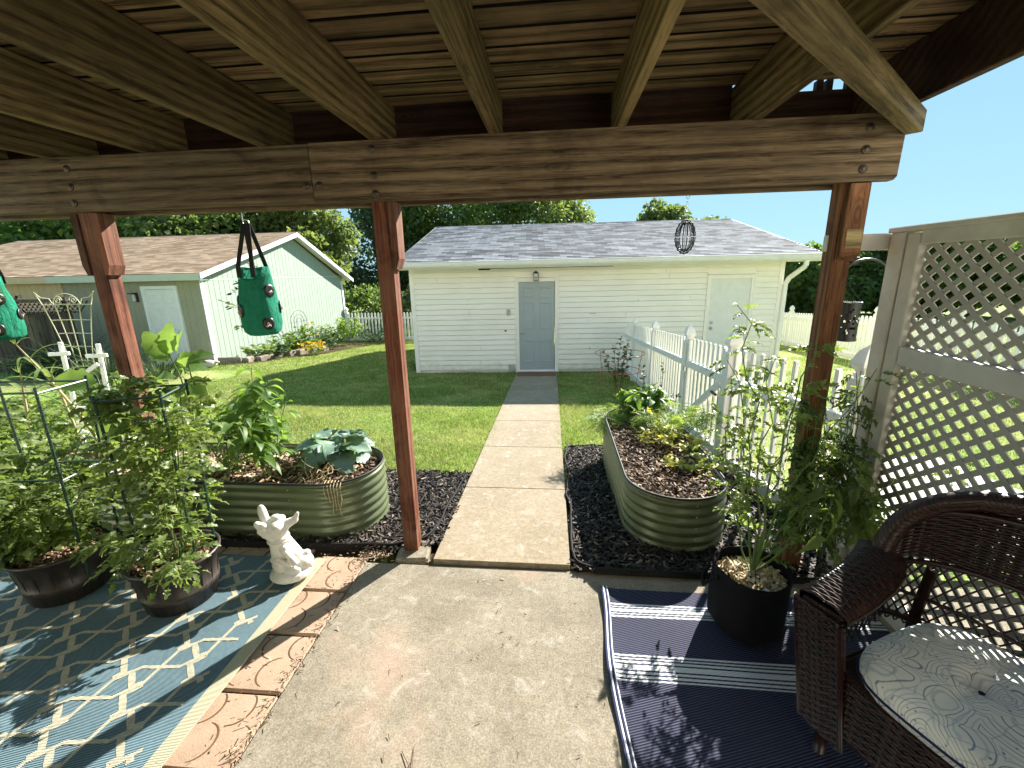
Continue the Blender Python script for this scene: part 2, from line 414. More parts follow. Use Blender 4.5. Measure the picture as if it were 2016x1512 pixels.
# ------------------------------------------------------------------ trees
TLEAF=[strip_leaf(2,.75,.15,.2,.45,0,0,k) for k in range(2)]
def tree(name, label, loc, h, rx, rz, lmat, bmat, n=5200, ls=.22, clumps=26, z0=.3, group='trees beyond the yard', shape='round', trunk_r=.16, seed=0, rot=0.0):
    rg=np.random.default_rng(seed+100); root=thing(name,label,'tree',loc,rot,group)
    mt=MB(); mc=MB(); base=h*z0
    top=np.array([rg.normal()*.2,rg.normal()*.2,h*.82])
    tr=np.array([[0,0,-.3],[rg.normal()*.06,rg.normal()*.06,h*.25],[top[0]*.5,top[1]*.5,h*.5],top])
    mt.tube(tr,[trunk_r,trunk_r*.8,trunk_r*.5,trunk_r*.12],8)
    C=[];
    for k in range(clumps):
        if shape=='cone':
            t=(k+.5)/clumps; z=base+(h-base)*t; rad=rx*(1-t)**.75*(.55+.45*rg.random()); a=rg.random()*6.283
            C.append(([rad*np.cos(a),rad*np.sin(a),z],rx*(.5*(1-t)+.14)))
        else:
            v=rg.normal(size=3); v/=np.linalg.norm(v); rr=.45+.5*rg.random()**.6
            z=base+(h-base)*.5+v[2]*rr*(h-base)*.46
            wz=1-.25*abs(v[2]); C.append(([v[0]*rx*rr*wz,v[1]*rx*rr*wz,z],rx*(.24+.2*rg.random())))
    for c,rad in C:
        if rg.random()<.75:
            s=tr[1]+(tr[3]-tr[1])*np.clip((c[2]/h-.3)*1.0,0,.9); mt.tube(np.array([s,(s+np.array(c))/2+[0,0,.12*rad],c]),[trunk_r*.28,trunk_r*.16,trunk_r*.05],5)
    k=np.array([r_ for _,r_ in C])**2.1; k=(k/k.sum()*n).astype(int)
    for (c,rad),m in zip(C,k):
        v=rg.normal(size=(m,3)); v/=np.linalg.norm(v,axis=1,keepdims=True); rr=rad*(.25+.85*rg.random(m)**.55)[:,None]
        P=np.array(c)+v*rr*np.array([1,1,.72]); D=v+rg.normal(size=(m,3))*.9+np.array([0,0,-.35]); Nn=rg.normal(size=(m,3))*.8+np.array([0,0,1])
        put(mc,TLEAF,P,D,Nn,ls*(.6+.8*rg.random(m)))
    mt.build('trunk',bmat,root,True); mc.build('crown',lmat,root)
    return root
# ------------------------------------------------------------------ the materials of this yard
W_JOIST = wood('weathered_joist_wood', (.040,.024,.009), (.225,.155,.075), 'Y', (.07,.06,.024), .45)
W_BOARD = wood('deck_board_wood', (.032,.017,.006), (.29,.20,.105), 'X', (.075,.068,.022), .5, gs=.8)
W_BEAM = wood('beam_wood', (.045,.026,.014), (.25,.175,.105), 'X', (.10,.070,.042), .45, blotch=(.030,.009,.005))
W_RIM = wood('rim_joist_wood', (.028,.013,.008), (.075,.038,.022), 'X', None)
W_POST = wood('red_stained_post', (.045,.011,.006), (.235,.085,.048), 'Z', (.30,.17,.11), .45)
W_POSTR = wood('brown_post', (.055,.020,.009), (.23,.105,.048), 'Z', (.11,.05,.022), .5)
W_FENCE = wood('old_dark_fence', (.035,.028,.022), (.12,.095,.07), 'Z', None)
M_MOULDSHADE=plain('mould_and_gap_shade_edge',(.012,.009,.006),.95,.1)  # mouldy board edges, with the shade of the gaps put into the colour
def _conc(name, a, b, c, speck=.5, stain=None):
    M = Mat(name); v = M.coord(); n1 = M.noise(v, 2.2, 6, .6, .4); n2 = M.noise(v, 120, 5, .85); n3 = M.noise(v, 30, 5, .8)
    col = M.ramp(n1, [(.3, a), (.5, b), (.72, c)])
    col = M.mix(speck, col, M.ramp(n2, [(.34, (.22,.20,.17)), (.5, (.72,.68,.60)), (.64, (1.15,1.10,1.0))]), 'MULTIPLY')
    col = M.mix(.55, col, M.ramp(n3, [(.36, .62), (.64, 1.25)]), 'MULTIPLY')
    n4 = M.noise(v, 9, 6, .7, .8); col = M.mix(M.math('MULTIPLY', M.ramp(n4, [(.55, 0.0), (.7, 1.0)]), .35), col, (.58,.565,.52))
    if stain:
        n5 = M.noise(M.coord(loc=(3.1,1.7,0)), 1.4, 3, .5); col = M.mix(M.math('MULTIPLY', M.ramp(n5, [(.60, 0.0), (.70, 1.0)]), .35), col, stain)
    pits = M.voro(v, 34); col = M.mix(M.ramp(pits, [(.03, .7), (.06, 0.0)]), col, tuple(x*.45 for x in a))
    M.bump(n2, .55, .004)
    return M.fin(col, .9, .2)
M_PATIO = _conc('patio_concrete', (.225,.20,.158), (.305,.275,.22), (.38,.345,.28), .6, (.46,.30,.225))
M_PATH = _conc('path_concrete', (.285,.235,.165), (.32,.265,.19), (.35,.295,.22), .3)
M_PAD = _conc('pale_concrete', (.72,.70,.66), (.80,.78,.74), (.86,.84,.80), .2)
def _paver():
    M = Mat('tan_paver'); v = M.coord(rnd=True); n1 = M.noise(v, 5, 6, .6); n2 = M.noise(v, 160, 3, .7)
    col = M.ramp(n1, [(.3, (.34,.24,.165)), (.7, (.46,.335,.245))]); col = M.mix(.3, col, M.ramp(n2, [(.3,.35),(.65,1.0)]), 'MULTIPLY')
    sp = M.voro(v, 26); col = M.mix(M.ramp(sp, [(.03,.9),(.08,0.0)]), col, (.20,.13,.08)); M.bump(n2,.5,.003)
    return M.fin(col,.9,.2)
M_PAVER=_paver(); M_GROOVE=plain('groove_dirt',(.13,.075,.045),.95,.1); M_SOILGAP=plain('gap_soil',(.035,.025,.017),.95,.1)
def _lawn():
    M = Mat('lawn_turf'); v = M.coord(); a = M.noise(v, .55, 5, .6, .3); b = M.noise(v, 26, 4, .7); c = M.noise(v, 5.5, 5, .7)
    col = M.ramp(b, [(.3, (.055,.105,.02)), (.5, (.165,.26,.05)), (.70, (.40,.47,.15))])
    col = M.mix(M.math('MULTIPLY', M.ramp(a, [(.46,0.0),(.64,1.0)]), .6), col, (.46,.41,.20))
    col = M.mix(M.math('MULTIPLY', M.ramp(c, [(.5,0.0),(.7,1.0)]), .35), col, (.25,.30,.06))
    M.bump(b,.8,.03); return M.fin(col,.9,.15)
M_LAWN=_lawn()
def _grass(name,cols,dry,tr,amt):
    M=Mat(name); i=M.island(); c=M.ramp(i,cols); v=M.coord(); n=M.noise(v,1.1,5,.65,.5); n2=M.noise(v,4.5,4,.7)
    c=M.mix(M.math('MULTIPLY',M.ramp(n,[(.47,0.0),(.62,1.0)]),amt),c,dry); c=M.mix(.55,c,M.ramp(n2,[(.36,.42),(.62,1.45)]),'MULTIPLY'); M.fin(c,.55,.25)
    t=M.n('ShaderNodeBsdfTranslucent'); M.val(t.inputs[0],M.mix(.5,c,tr)); mx=M.n('ShaderNodeMixShader'); mx.inputs[0].default_value=.42
    M.l(M.b.outputs[0],mx.inputs[1]); M.l(t.outputs[0],mx.inputs[2]); M.l(mx.outputs[0],M.out.inputs[0]); return M.m
M_GRASS=_grass('grass_blades',[(0,(.03,.075,.012)),(.45,(.12,.21,.035)),(.8,(.34,.42,.11)),(1,(.62,.66,.30))],(.50,.47,.22),(.40,.55,.08),.6)
M_GRASSY=_grass('straw_blades',[(0,(.22,.19,.08)),(1,(.60,.54,.30))],(.6,.54,.30),(.5,.45,.2),.5)
def _mulch(name,a,b,c):
    M=Mat(name); i=M.island(); col=M.ramp(i,[(0,a),(.6,b),(.88,c),(1,tuple(min(1,x*2.2) for x in c))])
    n=M.noise(M.coord(scale=(1,1,1)),90,3); col=M.mix(.4,col,M.ramp(n,[(.3,.55),(.7,1.3)]),'MULTIPLY'); return M.fin(col,.7,.35)
M_MULCH=_mulch('dark_mulch_chips',(.010,.008,.007),(.034,.026,.021),(.115,.09,.07))
M_MULCHB=plain('mulch_ground',(.024,.018,.014),.95,.1,var=.5,scale=30)
M_SOIL=plain('bed_soil',(.06,.038,.024),.95,.1,var=.6,scale=40,bump=.8)
M_SOILCHIP=_mulch('bed_mulch_chips',(.055,.033,.02),(.145,.088,.052),(.34,.24,.15))
M_STRAW=_mulch('dry_leaf_litter',(.32,.23,.13),(.52,.41,.25),(.72,.62,.42))
M_EDGE=plain('black_edging',(.014,.014,.015),.75,.2)
# vinyl siding with dirt, roofs
def _vinyl(name,col,dirt):
    M=Mat(name); v=M.coord(); n=M.noise(v,1.1,6,.65,.5); s=M.noise(M.coord(scale=(.5,1,9)),3.0,5,.6)
    c=M.mix(M.math('MULTIPLY',M.ramp(n,[(.45,0.0),(.72,1.0)]),.42),col,dirt); c=M.mix(M.math('MULTIPLY',M.ramp(s,[(.5,0.0),(.75,1.0)]),.25),c,tuple(x*.82 for x in dirt))
    z=M.xyz(v)[2]; sp=M.math('ADD',M.math('MULTIPLY',M.noise(v,7,5,.7),.45),M.math('MULTIPLY',z,-.9)); c=M.mix(M.math('MULTIPLY',M.ramp(sp,[(.0,0.0),(.22,1.0)]),.5),c,(.44,.38,.29))
    return M.fin(c,.45,.4)
M_VINYL=_vinyl('white_vinyl_siding',(.90,.86,.79),(.76,.71,.61)); M_WTRIM=plain('white_trim',(.89,.85,.79),.45,.4,var=.04)
M_FVINYL=plain('white_fence_vinyl',(.86,.83,.78),.35,.45,var=.03)
M_GUTTER=plain('cream_gutter',(.74,.73,.69),.35,.45,var=.06)
def _shingle(name,dark,mid,light,sx,sy,axis_rot):
    M=Mat(name); v=M.coord('Object',rot=axis_rot)
    t=M.n('ShaderNodeTexBrick'); M.l(v,t.inputs['Vector']); t.offset=.5; t.offset_frequency=2; t.squash=1.0
    t.inputs['Scale'].default_value=1.0; t.inputs['Brick Width'].default_value=sx; t.inputs['Row Height'].default_value=sy
    t.inputs['Mortar Size'].default_value=.004; t.inputs['Mortar Smooth'].default_value=.0; t.inputs['Bias'].default_value=-.1
    t.inputs['Color1'].default_value=(*dark,1); t.inputs['Color2'].default_value=(*light,1); t.inputs['Mortar'].default_value=tuple(x*.45 for x in dark)+(1,)
    n=M.noise(M.coord(),170,3,.7); n2=M.noise(M.coord(scale=(1.0,.5,1)),1.4,4)
    c=M.mix(.25,t.outputs['Color'],mid); c=M.mix(.6,c,M.ramp(n,[(.3,.45),(.7,1.5)]),'MULTIPLY'); c=M.mix(.35,c,M.ramp(n2,[(.3,.6),(.7,1.3)]),'MULTIPLY')
    M.bump(n,.5,.004); return M.fin(c,.9,.25)
M_SHG=_shingle('grey_shingles',(.055,.062,.075),(.20,.215,.24),(.44,.46,.50),.30,.143,(0,0,0))
M_SHB=_shingle('brown_shingles',(.26,.165,.10),(.48,.33,.215),(.64,.47,.33),.30,.143,(0,0,0))
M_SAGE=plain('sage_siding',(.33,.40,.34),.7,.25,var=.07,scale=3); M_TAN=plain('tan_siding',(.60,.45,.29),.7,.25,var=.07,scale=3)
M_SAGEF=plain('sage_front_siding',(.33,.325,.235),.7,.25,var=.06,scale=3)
M_SAGEFA=plain('sage_fascia',(.53,.56,.46),.6,.3,var=.06)
M_SHEDTRIM=plain('pale_trim',(.78,.80,.80),.5,.35,var=.05)
M_DOORG=plain('grey_blue_door',(.36,.40,.41),.45,.4,var=.04); M_DOORW=plain('white_door',(.76,.76,.73),.5,.35,var=.05)
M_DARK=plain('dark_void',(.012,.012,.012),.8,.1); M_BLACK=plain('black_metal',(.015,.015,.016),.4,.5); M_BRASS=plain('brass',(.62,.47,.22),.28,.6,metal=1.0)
M_GLASS=plain('frosted_glass',(.62,.64,.64),.25,.5); M_STEEL=plain('galvanised_steel',(.52,.53,.54),.4,.5,metal=1.0); M_BOLT=plain('rusty_bolt',(.10,.075,.06),.45,.5,metal=.7)
M_GREYBOX=plain('grey_plastic',(.42,.42,.42),.5,.4); M_MAT=plain('brown_doormat',(.20,.115,.07),.95,.1,bump=.9)
# raised bed metal
def _bed():
    M=Mat('sage_green_bed_metal'); v=M.coord(); n=M.noise(v,2.5,5,.6); c=M.ramp(n,[(.3,(.10,.125,.062)),(.7,(.145,.175,.095))])
    d=M.noise(M.coord(scale=(3,3,.4)),9,4); c=M.mix(M.math('MULTIPLY',M.ramp(d,[(.6,0.0),(.75,1.0)]),.2),c,(.25,.22,.16)); return M.fin(c,.32,.5,.25)
M_BED=_bed(); M_BEDIN=plain('bed_inside',(.50,.52,.50),.4,.4,metal=.2); M_RUBBER=plain('black_rubber',(.02,.02,.02),.6,.4)
# pots, bag, statue, planters
def _barrel():
    M=Mat('dark_barrel_plastic'); v=M.coord(scale=(6,6,.7)); n=M.noise(v,6,5,.6); c=M.ramp(n,[(.3,(.016,.013,.012)),(.7,(.060,.048,.040))]); M.bump(n,.3,.003); return M.fin(c,.42,.45)
M_BARREL=_barrel(); M_FELT=plain('black_felt',(.012,.012,.014),.95,.12,bump=.8); M_WHITETAG=plain('white_plastic',(.8,.8,.8),.4,.4)
def _statue():
    M=Mat('white_plaster'); v=M.coord(); n=M.noise(v,9,6,.65); k=M.voro(v,34); c=M.ramp(n,[(.3,(.66,.63,.57)),(.6,(.80,.78,.73))])
    c=M.mix(M.ramp(k,[(.05,.8),(.12,0.0)]),c,(.22,.18,.14)); g=M.noise(v,22,5,.7); c=M.mix(M.math('MULTIPLY',M.ramp(g,[(.6,0.0),(.72,1.0)]),.55),c,(.36,.31,.24)); M.bump(g,.4,.004); return M.fin(c,.75,.25)
M_STATUE=_statue()
def _bag():
    M=Mat('green_woven_bag'); v=M.coord(); n=M.noise(v,14,5,.6,.6); c=M.ramp(n,[(.3,(.018,.19,.112)),(.7,(.036,.29,.185))]); w=M.noise(M.coord(scale=(2,2,.7)),9,6,.65,1.2); M.bump(w,1.0,.03)
    M.fin(c,.9,.12); t=M.n('ShaderNodeBsdfTranslucent'); t.inputs[0].default_value=(.08,.55,.36,1); mx=M.n('ShaderNodeMixShader'); mx.inputs[0].default_value=.12
    M.l(M.b.outputs[0],mx.inputs[1]); M.l(t.outputs[0],mx.inputs[2]); M.l(mx.outputs[0],M.out.inputs[0]); return M.m
M_BAG=_bag(); M_STRAP=plain('black_webbing',(.018,.018,.02),.7,.2)
M_CAGE=plain('green_coated_stake',(.014,.045,.030),.4,.45); M_TREL=plain('cream_wire',(.62,.56,.38),.5,.35); M_WIRE=plain('dark_wire',(.10,.095,.08),.5,.4); M_REDW=plain('red_wire',(.45,.12,.09),.4,.4)
M_WPAINT=plain('white_paint',(.80,.80,.78),.5,.35,var=.06)
M_LATT=plain('weathered_white_lattice',(.41,.39,.35),.65,.25,var=.14,scale=4); M_LATTFR=plain('off_white_painted_wood',(.57,.55,.505),.6,.3,var=.16,scale=5)
M_STONE=plain('edging_stone',(.24,.20,.16),.9,.2,var=.35,scale=9,bump=.9); M_DUCK=plain('pale_concrete_figure',(.56,.51,.45),.9,.2,var=.2,scale=14,bump=.6)
# plants
L_TOM=leafmat('tomato_leaf',(.040,.078,.020),(.235,.29,.105),(.34,.47,.07),.38,.38)
L_TOMR=leafmat('tomato_leaf_dark',(.030,.062,.016),(.095,.14,.042),(.15,.24,.05),.36)
L_PEP=leafmat('pepper_leaf',(.045,.105,.020),(.13,.22,.045),(.30,.48,.06),.45,.48)
L_EGG=leafmat('eggplant_leaf',(.075,.145,.035),(.14,.22,.06),(.30,.46,.07),.45,.5)
L_CAB=leafmat('broccoli_leaf',(.13,.215,.155),(.23,.33,.25),(.20,.36,.12),.22,.42)
L_MARI=leafmat('yellow_green_leaf',(.26,.31,.05),(.52,.47,.09),(.62,.58,.08),.45)
L_FERN=leafmat('feathery_leaf',(.13,.24,.035),(.26,.37,.07),(.46,.62,.08),.45)
L_CORN=leafmat('corn_leaf',(.11,.18,.05),(.22,.28,.10),(.32,.42,.10),.4); L_DGRASS=leafmat('dark_ornamental_grass',(.02,.038,.014),(.05,.08,.03),(.08,.13,.03),.35)
L_BED=leafmat('border_leaf',(.09,.17,.04),(.18,.26,.07),(.26,.40,.07),.4); L_HOSTA=leafmat('hosta_leaf',(.16,.24,.08),(.30,.36,.16),(.32,.44,.12),.35)
L_LIME=leafmat('lime_shrub_leaf',(.12,.22,.03),(.24,.35,.06),(.36,.52,.06),.42); L_DARKSH=leafmat('blue_green_leaf',(.035,.075,.035),(.08,.13,.06),(.10,.19,.05),.35)
L_FLOW=leafmat('orange_petal',(.80,.46,.02),(.90,.62,.05),(.9,.6,.03),.35); L_ROSE=leafmat('rose_leaf',(.028,.055,.026),(.065,.095,.04),(.13,.17,.05),.35)
L_VINE=leafmat('round_vine_leaf',(.05,.085,.035),(.11,.15,.06),(.17,.26,.06),.38)
S_GRN=plain('green_stem',(.13,.19,.06),.6,.3); S_DRY=plain('dry_stem',(.46,.37,.22),.8,.2); S_BRN=plain('brown_stem',(.16,.10,.06),.8,.2)
T_DARK=leafmat('dark_tree_leaf',(.045,.085,.024),(.12,.165,.048),(.21,.32,.05),.42); T_MID=leafmat('mid_tree_leaf',(.055,.10,.025),(.135,.185,.05),(.24,.37,.05),.42)
T_LITE=leafmat('pale_tree_leaf',(.085,.125,.032),(.17,.21,.065),(.27,.36,.07),.42); T_CON=leafmat('conifer_needles',(.036,.065,.032),(.085,.12,.05),(.15,.22,.05),.40)
T_BARK=plain('tree_bark',(.10,.08,.06),.9,.15,var=.4,scale=12,bump=.8)
# rugs
def _rugl():
    M=Mat('teal_trellis_rug'); v=M.coord()
    wv=M.wave(M.coord(scale=(1,1,1),rot=(0,0,R(4))),62,.6,2,'BANDS','Y'); n2=M.noise(v,2.0,4,.6); n=M.noise(v,60,4,.7)
    c=M.ramp(wv,[(.2,(.018,.055,.082)),(.6,(.075,.15,.19)),(.95,(.24,.33,.36))]); c=M.mix(.5,c,M.ramp(n2,[(.3,.65),(.7,1.35)]),'MULTIPLY'); c=M.mix(.35,c,M.ramp(n,[(.3,.6),(.7,1.3)]),'MULTIPLY')
    M.bump(wv,.6,.004); return M.fin(c,.85,.2)
def _rugc():
    M=Mat('cream_rug_yarn'); v=M.coord(); n=M.noise(v,70,4,.7); wv=M.wave(M.coord(),62,.6,2,'BANDS','Y'); c=M.mix(.4,M.ramp(n,[(.3,(.30,.285,.21)),(.7,(.48,.46,.36))]),M.ramp(wv,[(.2,.6),(.7,1.2)]),'MULTIPLY'); M.bump(wv,.5,.003); return M.fin(c,.85,.2)
M_RUGC=_rugc()
M_RUGL=_rugl()
def _rugb():
    M=Mat('olive_rug_border'); w=M.wave(M.coord(scale=(1,1,1)),60,0,0,'BANDS','Y'); M.bump(w,.5,.004); return M.fin(M.ramp(w,[(.2,(.24,.23,.15)),(.8,(.52,.50,.37))]),.9,.15)
M_RUGB=_rugb()
def _rugr():
    M=Mat('navy_striped_rug'); v=M.coord(); X,Y,Z=M.xyz(v)
    dz=M.coord(scale=(1,1,1),rot=(0,0,R(-18))); w1=M.wave(dz,32,.0,0,'BANDS','Y'); w2=M.wave(v,75,.0,0,'BANDS','X')
    wv=M.math('MULTIPLY',w1,M.math('ADD',M.math('MULTIPLY',w2,.6),.4)); n=M.noise(v,2.5,4)
    navy=M.ramp(wv,[(.15,(.005,.006,.022)),(.5,(.016,.018,.060)),(.85,(.15,.16,.27))]); navy=M.mix(.4,navy,M.ramp(n,[(.3,.7),(.7,1.4)]),'MULTIPLY')
    rope=M.wave(M.coord(scale=(1,1,1),rot=(0,0,R(35))),60,0,0,'BANDS','X'); white=M.ramp(rope,[(.1,(.42,.45,.50)),(.5,(.78,.80,.82))])
    l=None
    for y0,ws in ((1.985-.8975,(.012,.007,.022,.007,.012)),(1.665-.8975,(.010,.008,.012,.026,.012,.012,.008)),(1.16-.8975,(.012,.008,.02,.008,.012))):
        y=y0
        for w in ws:
            q=M.math('LESS_THAN',M.math('ABSOLUTE',M.math('SUBTRACT',Y,y-w/2)),w/2); l=q if l is None else M.math('MAXIMUM',l,q); y-=w+.008
    c=M.mix(l,navy,white); M.bump(wv,.8,.005); return M.fin(c,.7,.3)
M_RUGR=_rugr(); M_PIPE=plain('white_navy_piping',(.66,.68,.72),.6,.3)
def _wick(name='brown_wicker',k=1.0):
    M=Mat(name); v=M.coord('Object',rot=(0,0,0)); t=M.n('ShaderNodeTexBrick'); gv=M.n('ShaderNodeVectorMath',operation='ADD')
    X,Y,Z=M.xyz(v); cb=M.n('ShaderNodeCombineXYZ'); M.l(M.math('ADD',X,Y),cb.inputs[0]); M.l(M.math('ADD',Z,M.math('MULTIPLY',M.math('PINGPONG',M.math('SUBTRACT',X,Y),.055),.9)),cb.inputs[1])
    M.l(cb.outputs[0],t.inputs['Vector']); t.inputs['Scale'].default_value=1.0; t.inputs['Brick Width'].default_value=.046; t.inputs['Row Height'].default_value=.0135; t.inputs['Mortar Size'].default_value=.0022; t.inputs['Mortar Smooth'].default_value=.6
    t.inputs['Color1'].default_value=(.018*k,.005*k,.003*k,1); t.inputs['Color2'].default_value=(.050*k,.014*k,.008*k,1); t.inputs['Mortar'].default_value=(.012,.006,.005,1)
    b=M.n('ShaderNodeBump'); b.invert=True; b.inputs['Strength'].default_value=1.0; b.inputs['Distance'].default_value=.012; M.l(t.outputs['Fac'],b.inputs['Height']); M.l(b.outputs[0],M.b.inputs['Normal'])
    return M.fin(t.outputs['Color'],.38,.45)
M_WICK=_wick(); M_WROD=plain('brown_rattan_rod',(.022,.007,.0045),.34,.5,var=.3,scale=30)
def _cush():
    M=Mat('paisley_cushion_fabric'); v=M.coord(); base=(.88,.87,.82)
    t=M.n('ShaderNodeTexVoronoi',feature='F1'); wv=M.noise(v,5,2); va=M.n('ShaderNodeVectorMath',operation='ADD'); M.l(v,va.inputs[0]); sc=M.math('MULTIPLY',wv,.10); M.l(sc,va.inputs[1]); M.l(va.outputs[0],t.inputs['Vector']); t.inputs['Scale'].default_value=6.2
    d=t.outputs['Distance']; rings=M.math('FRACT',M.math('MULTIPLY',d,7.5)); c=M.mix(M.ramp(rings,[(.0,.75),(.07,.75),(.12,0.0)]),base,(.12,.16,.30))
    c=M.mix(M.ramp(rings,[(.5,0.0),(.55,.4),(.66,.4),(.72,0.0)]),c,(.28,.40,.46))
    sm=M.voro(v,34); c=M.mix(M.ramp(sm,[(.10,.7),(.15,0.0)]),c,(.07,.09,.20)); e=M.voro(v,13,'DISTANCE_TO_EDGE'); c=M.mix(M.ramp(e,[(.012,.35),(.03,0.0)]),c,(.20,.27,.38))
    M.bump(M.noise(v,300,2),.2,.002); return M.fin(c,.9,.15)
M_CUSH=_cush(); M_NAVY=plain('navy_thread',(.03,.035,.10),.8,.2)
# ------------------------------------------------------------------ camera, light, sky
f_px=858.0; yaw,pitch,roll=R(5.75),R(14.45),R(-1.28)
cam=bpy.data.cameras.new('camera'); cam.sensor_width=36; cam.lens=f_px/2016*36; cam.clip_end=2000; cam.clip_start=.05
co=bpy.data.objects.new('camera',cam); COL.objects.link(co); scene.camera=co
F=Vector((-math.sin(yaw)*math.cos(pitch),math.cos(yaw)*math.cos(pitch),-math.sin(pitch)))
r0=Vector((math.cos(yaw),math.sin(yaw),0)); u0=r0.cross(F)
rr=r0*math.cos(roll)+u0*math.sin(roll); uu=-r0*math.sin(roll)+u0*math.cos(roll)
M4=Matrix((rr,uu,-F)).transposed().to_4x4(); M4.translation=(0,0,1.72); co.matrix_world=M4
SUN_EL=R(32.0); SUN_AZ=R(32.3)   # azimuth from +Y towards +X
sd=Vector((math.sin(SUN_AZ)*math.cos(SUN_EL),math.cos(SUN_AZ)*math.cos(SUN_EL),math.sin(SUN_EL)))
sl=bpy.data.lights.new('sun','SUN'); sl.energy=5.0; sl.angle=R(.53); sl.color=(1,.945,.85)
so=bpy.data.objects.new('sun',sl); COL.objects.link(so); so.rotation_euler=sd.to_track_quat('Z','Y').to_euler(); so.location=(10,20,20)
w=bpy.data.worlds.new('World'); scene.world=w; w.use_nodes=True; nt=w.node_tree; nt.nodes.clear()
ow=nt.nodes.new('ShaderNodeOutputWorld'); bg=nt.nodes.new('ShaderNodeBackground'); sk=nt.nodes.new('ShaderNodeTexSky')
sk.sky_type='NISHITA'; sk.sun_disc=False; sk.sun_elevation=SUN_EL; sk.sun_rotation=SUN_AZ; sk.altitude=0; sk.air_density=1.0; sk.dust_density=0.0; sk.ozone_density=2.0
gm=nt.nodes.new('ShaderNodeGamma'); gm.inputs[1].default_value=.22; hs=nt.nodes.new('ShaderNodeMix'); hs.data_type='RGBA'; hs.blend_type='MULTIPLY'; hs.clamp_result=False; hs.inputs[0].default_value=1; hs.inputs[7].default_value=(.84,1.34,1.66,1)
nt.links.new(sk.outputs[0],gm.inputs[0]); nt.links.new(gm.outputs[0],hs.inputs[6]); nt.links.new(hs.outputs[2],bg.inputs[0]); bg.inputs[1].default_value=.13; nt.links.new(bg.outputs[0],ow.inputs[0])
vs=scene.view_settings; vs.view_transform='Standard'; vs.look='None'; vs.exposure=1.62; vs.gamma=1
scene.cycles.max_bounces=7; scene.cycles.diffuse_bounces=4; scene.cycles.transparent_max_bounces=8
# ------------------------------------------------------------------ ground
def struct(name, fn, mats, smooth=False):
    m=MB(); fn(m); o=m.build(name,mats,None,smooth); o['kind']='structure'; return o
def g_(m):
    ys=np.concatenate([[-25,2.24],np.linspace(2.3,20,40),[24,30,40,60,100,200,500]]); xs=np.array([-500,-120,-40,-20,-10,-5,-2,0,2,5,10,20,40,120,500.])
    V=np.array([[[x,y,gz(y)-(.06 if (y<3.3 and x<2) else 0)] for x in xs] for y in ys]); m.grid(V[:, ::-1])
struct('lawn',g_,M_LAWN)
struct('patio',lambda m:(m.box((.62,.12,-.06),(3.56,4.24,.12),None,.008)),M_PATIO)
def path_(m):
    ys=[2.252,3.335,4.43,5.53,6.63,7.73,8.83,9.93]
    for a,b in zip(ys[:-1],ys[1:]):
        L=lambda y:-.735-(y-2.25)*.0175; Rr=lambda y:.096-(y-2.25)*.006
        a2=a+.006; b2=b-.006; n=8; top=[];T=.028
        for q,zz in ((0,-.09),(1,T)):
            for (x,y) in ((L(a2),a2),(Rr(a2),a2),(Rr(b2),b2),(L(b2),b2)): top.append((x,y,-SLOPE*(y-2.25)+zz))
        m.add(top,[[3,2,1,0],[4,5,6,7],[0,1,5,4],[1,2,6,5],[2,3,7,6],[3,0,4,7]])
struct('path',path_,M_PATH)
struct('concrete_pad',lambda m:m.poly_prism([(2.15,3.05),(2.75,2.2),(3.7,2.9),(3.62,3.45),(3.5,4.12),(3.0,4.0)],-.3,-.02),M_PAD)
# mulch ground sheets and loose chips
MUL_L=[(-4.6,2.36),(-1.02,2.36),(-.742,2.44),(-.766,3.66),(-1.6,3.70),(-4.6,3.72)]
MUL_R=[(.115,2.22),(1.9,2.24),(1.75,5.1),(1.25,4.9),(1.15,4.62),(.12,4.48)]
def sheet(pts,dz):
    def fn(m):
        n=len(pts); V=[(x,y,-SLOPE*max(0,y-2.25)+dz) for x,y in pts]; m.add(V,[list(range(n))])
    return fn
struct('mulch_ground',lambda m:(sheet(MUL_L,.012)(m),sheet(MUL_R,.012)(m)),M_MULCHB)
def inside(P,poly):
    x,y=P[:,0],P[:,1]; r=np.zeros(len(P),bool); n=len(poly)
    for i in range(n):
        x1,y1=poly[i]; x2,y2=poly[(i+1)%n]; c=((y1>y)!=(y2>y))&(x<(x2-x1)*(y-y1)/((y2-y1) or 1e-9)+x1); r^=c
    return r
CHIP=np.array([[-.5,-.5,-.5],[.5,-.5,-.5],[.5,.5,-.5],[-.5,.5,-.5],[-.5,-.5,.5],[.5,-.5,.5],[.5,.5,.5],[-.5,.5,.5]]); CHIPF=np.array([[0,3,2,1],[4,5,6,7],[0,1,5,4],[1,2,6,5],[2,3,7,6],[3,0,4,7]])
def chips(m,P,lmin,lmax,wd,th,tilt=.35):
    n=len(P); a=RNG.random(n)*6.283; D=np.stack([np.cos(a),np.sin(a),RNG.normal(size=n)*tilt],-1); D/=np.linalg.norm(D,axis=1,keepdims=True)
    Nn=np.stack([RNG.normal(size=n)*tilt,RNG.normal(size=n)*tilt,np.ones(n)],-1); X=np.cross(D,Nn); X/=np.linalg.norm(X,axis=1,keepdims=True); Z=np.cross(X,D)
    L=lmin+(lmax-lmin)*RNG.random(n)**1.6; Wd=wd*(.5+RNG.random(n)); T=th*(.5+RNG.random(n)); c=CHIP[None]*np.array([1.0,1.0,1.0])
    V=c[:,:,0:1]*(Wd[:,None,None]*X[:,None])+c[:,:,1:2]*(L[:,None,None]*D[:,None])+c[:,:,2:]*(T[:,None,None]*Z[:,None])+P[:,None]
    m.add(V.reshape(-1,3),(CHIPF[None]+(np.arange(n)*8)[:,None,None]).reshape(-1,4))
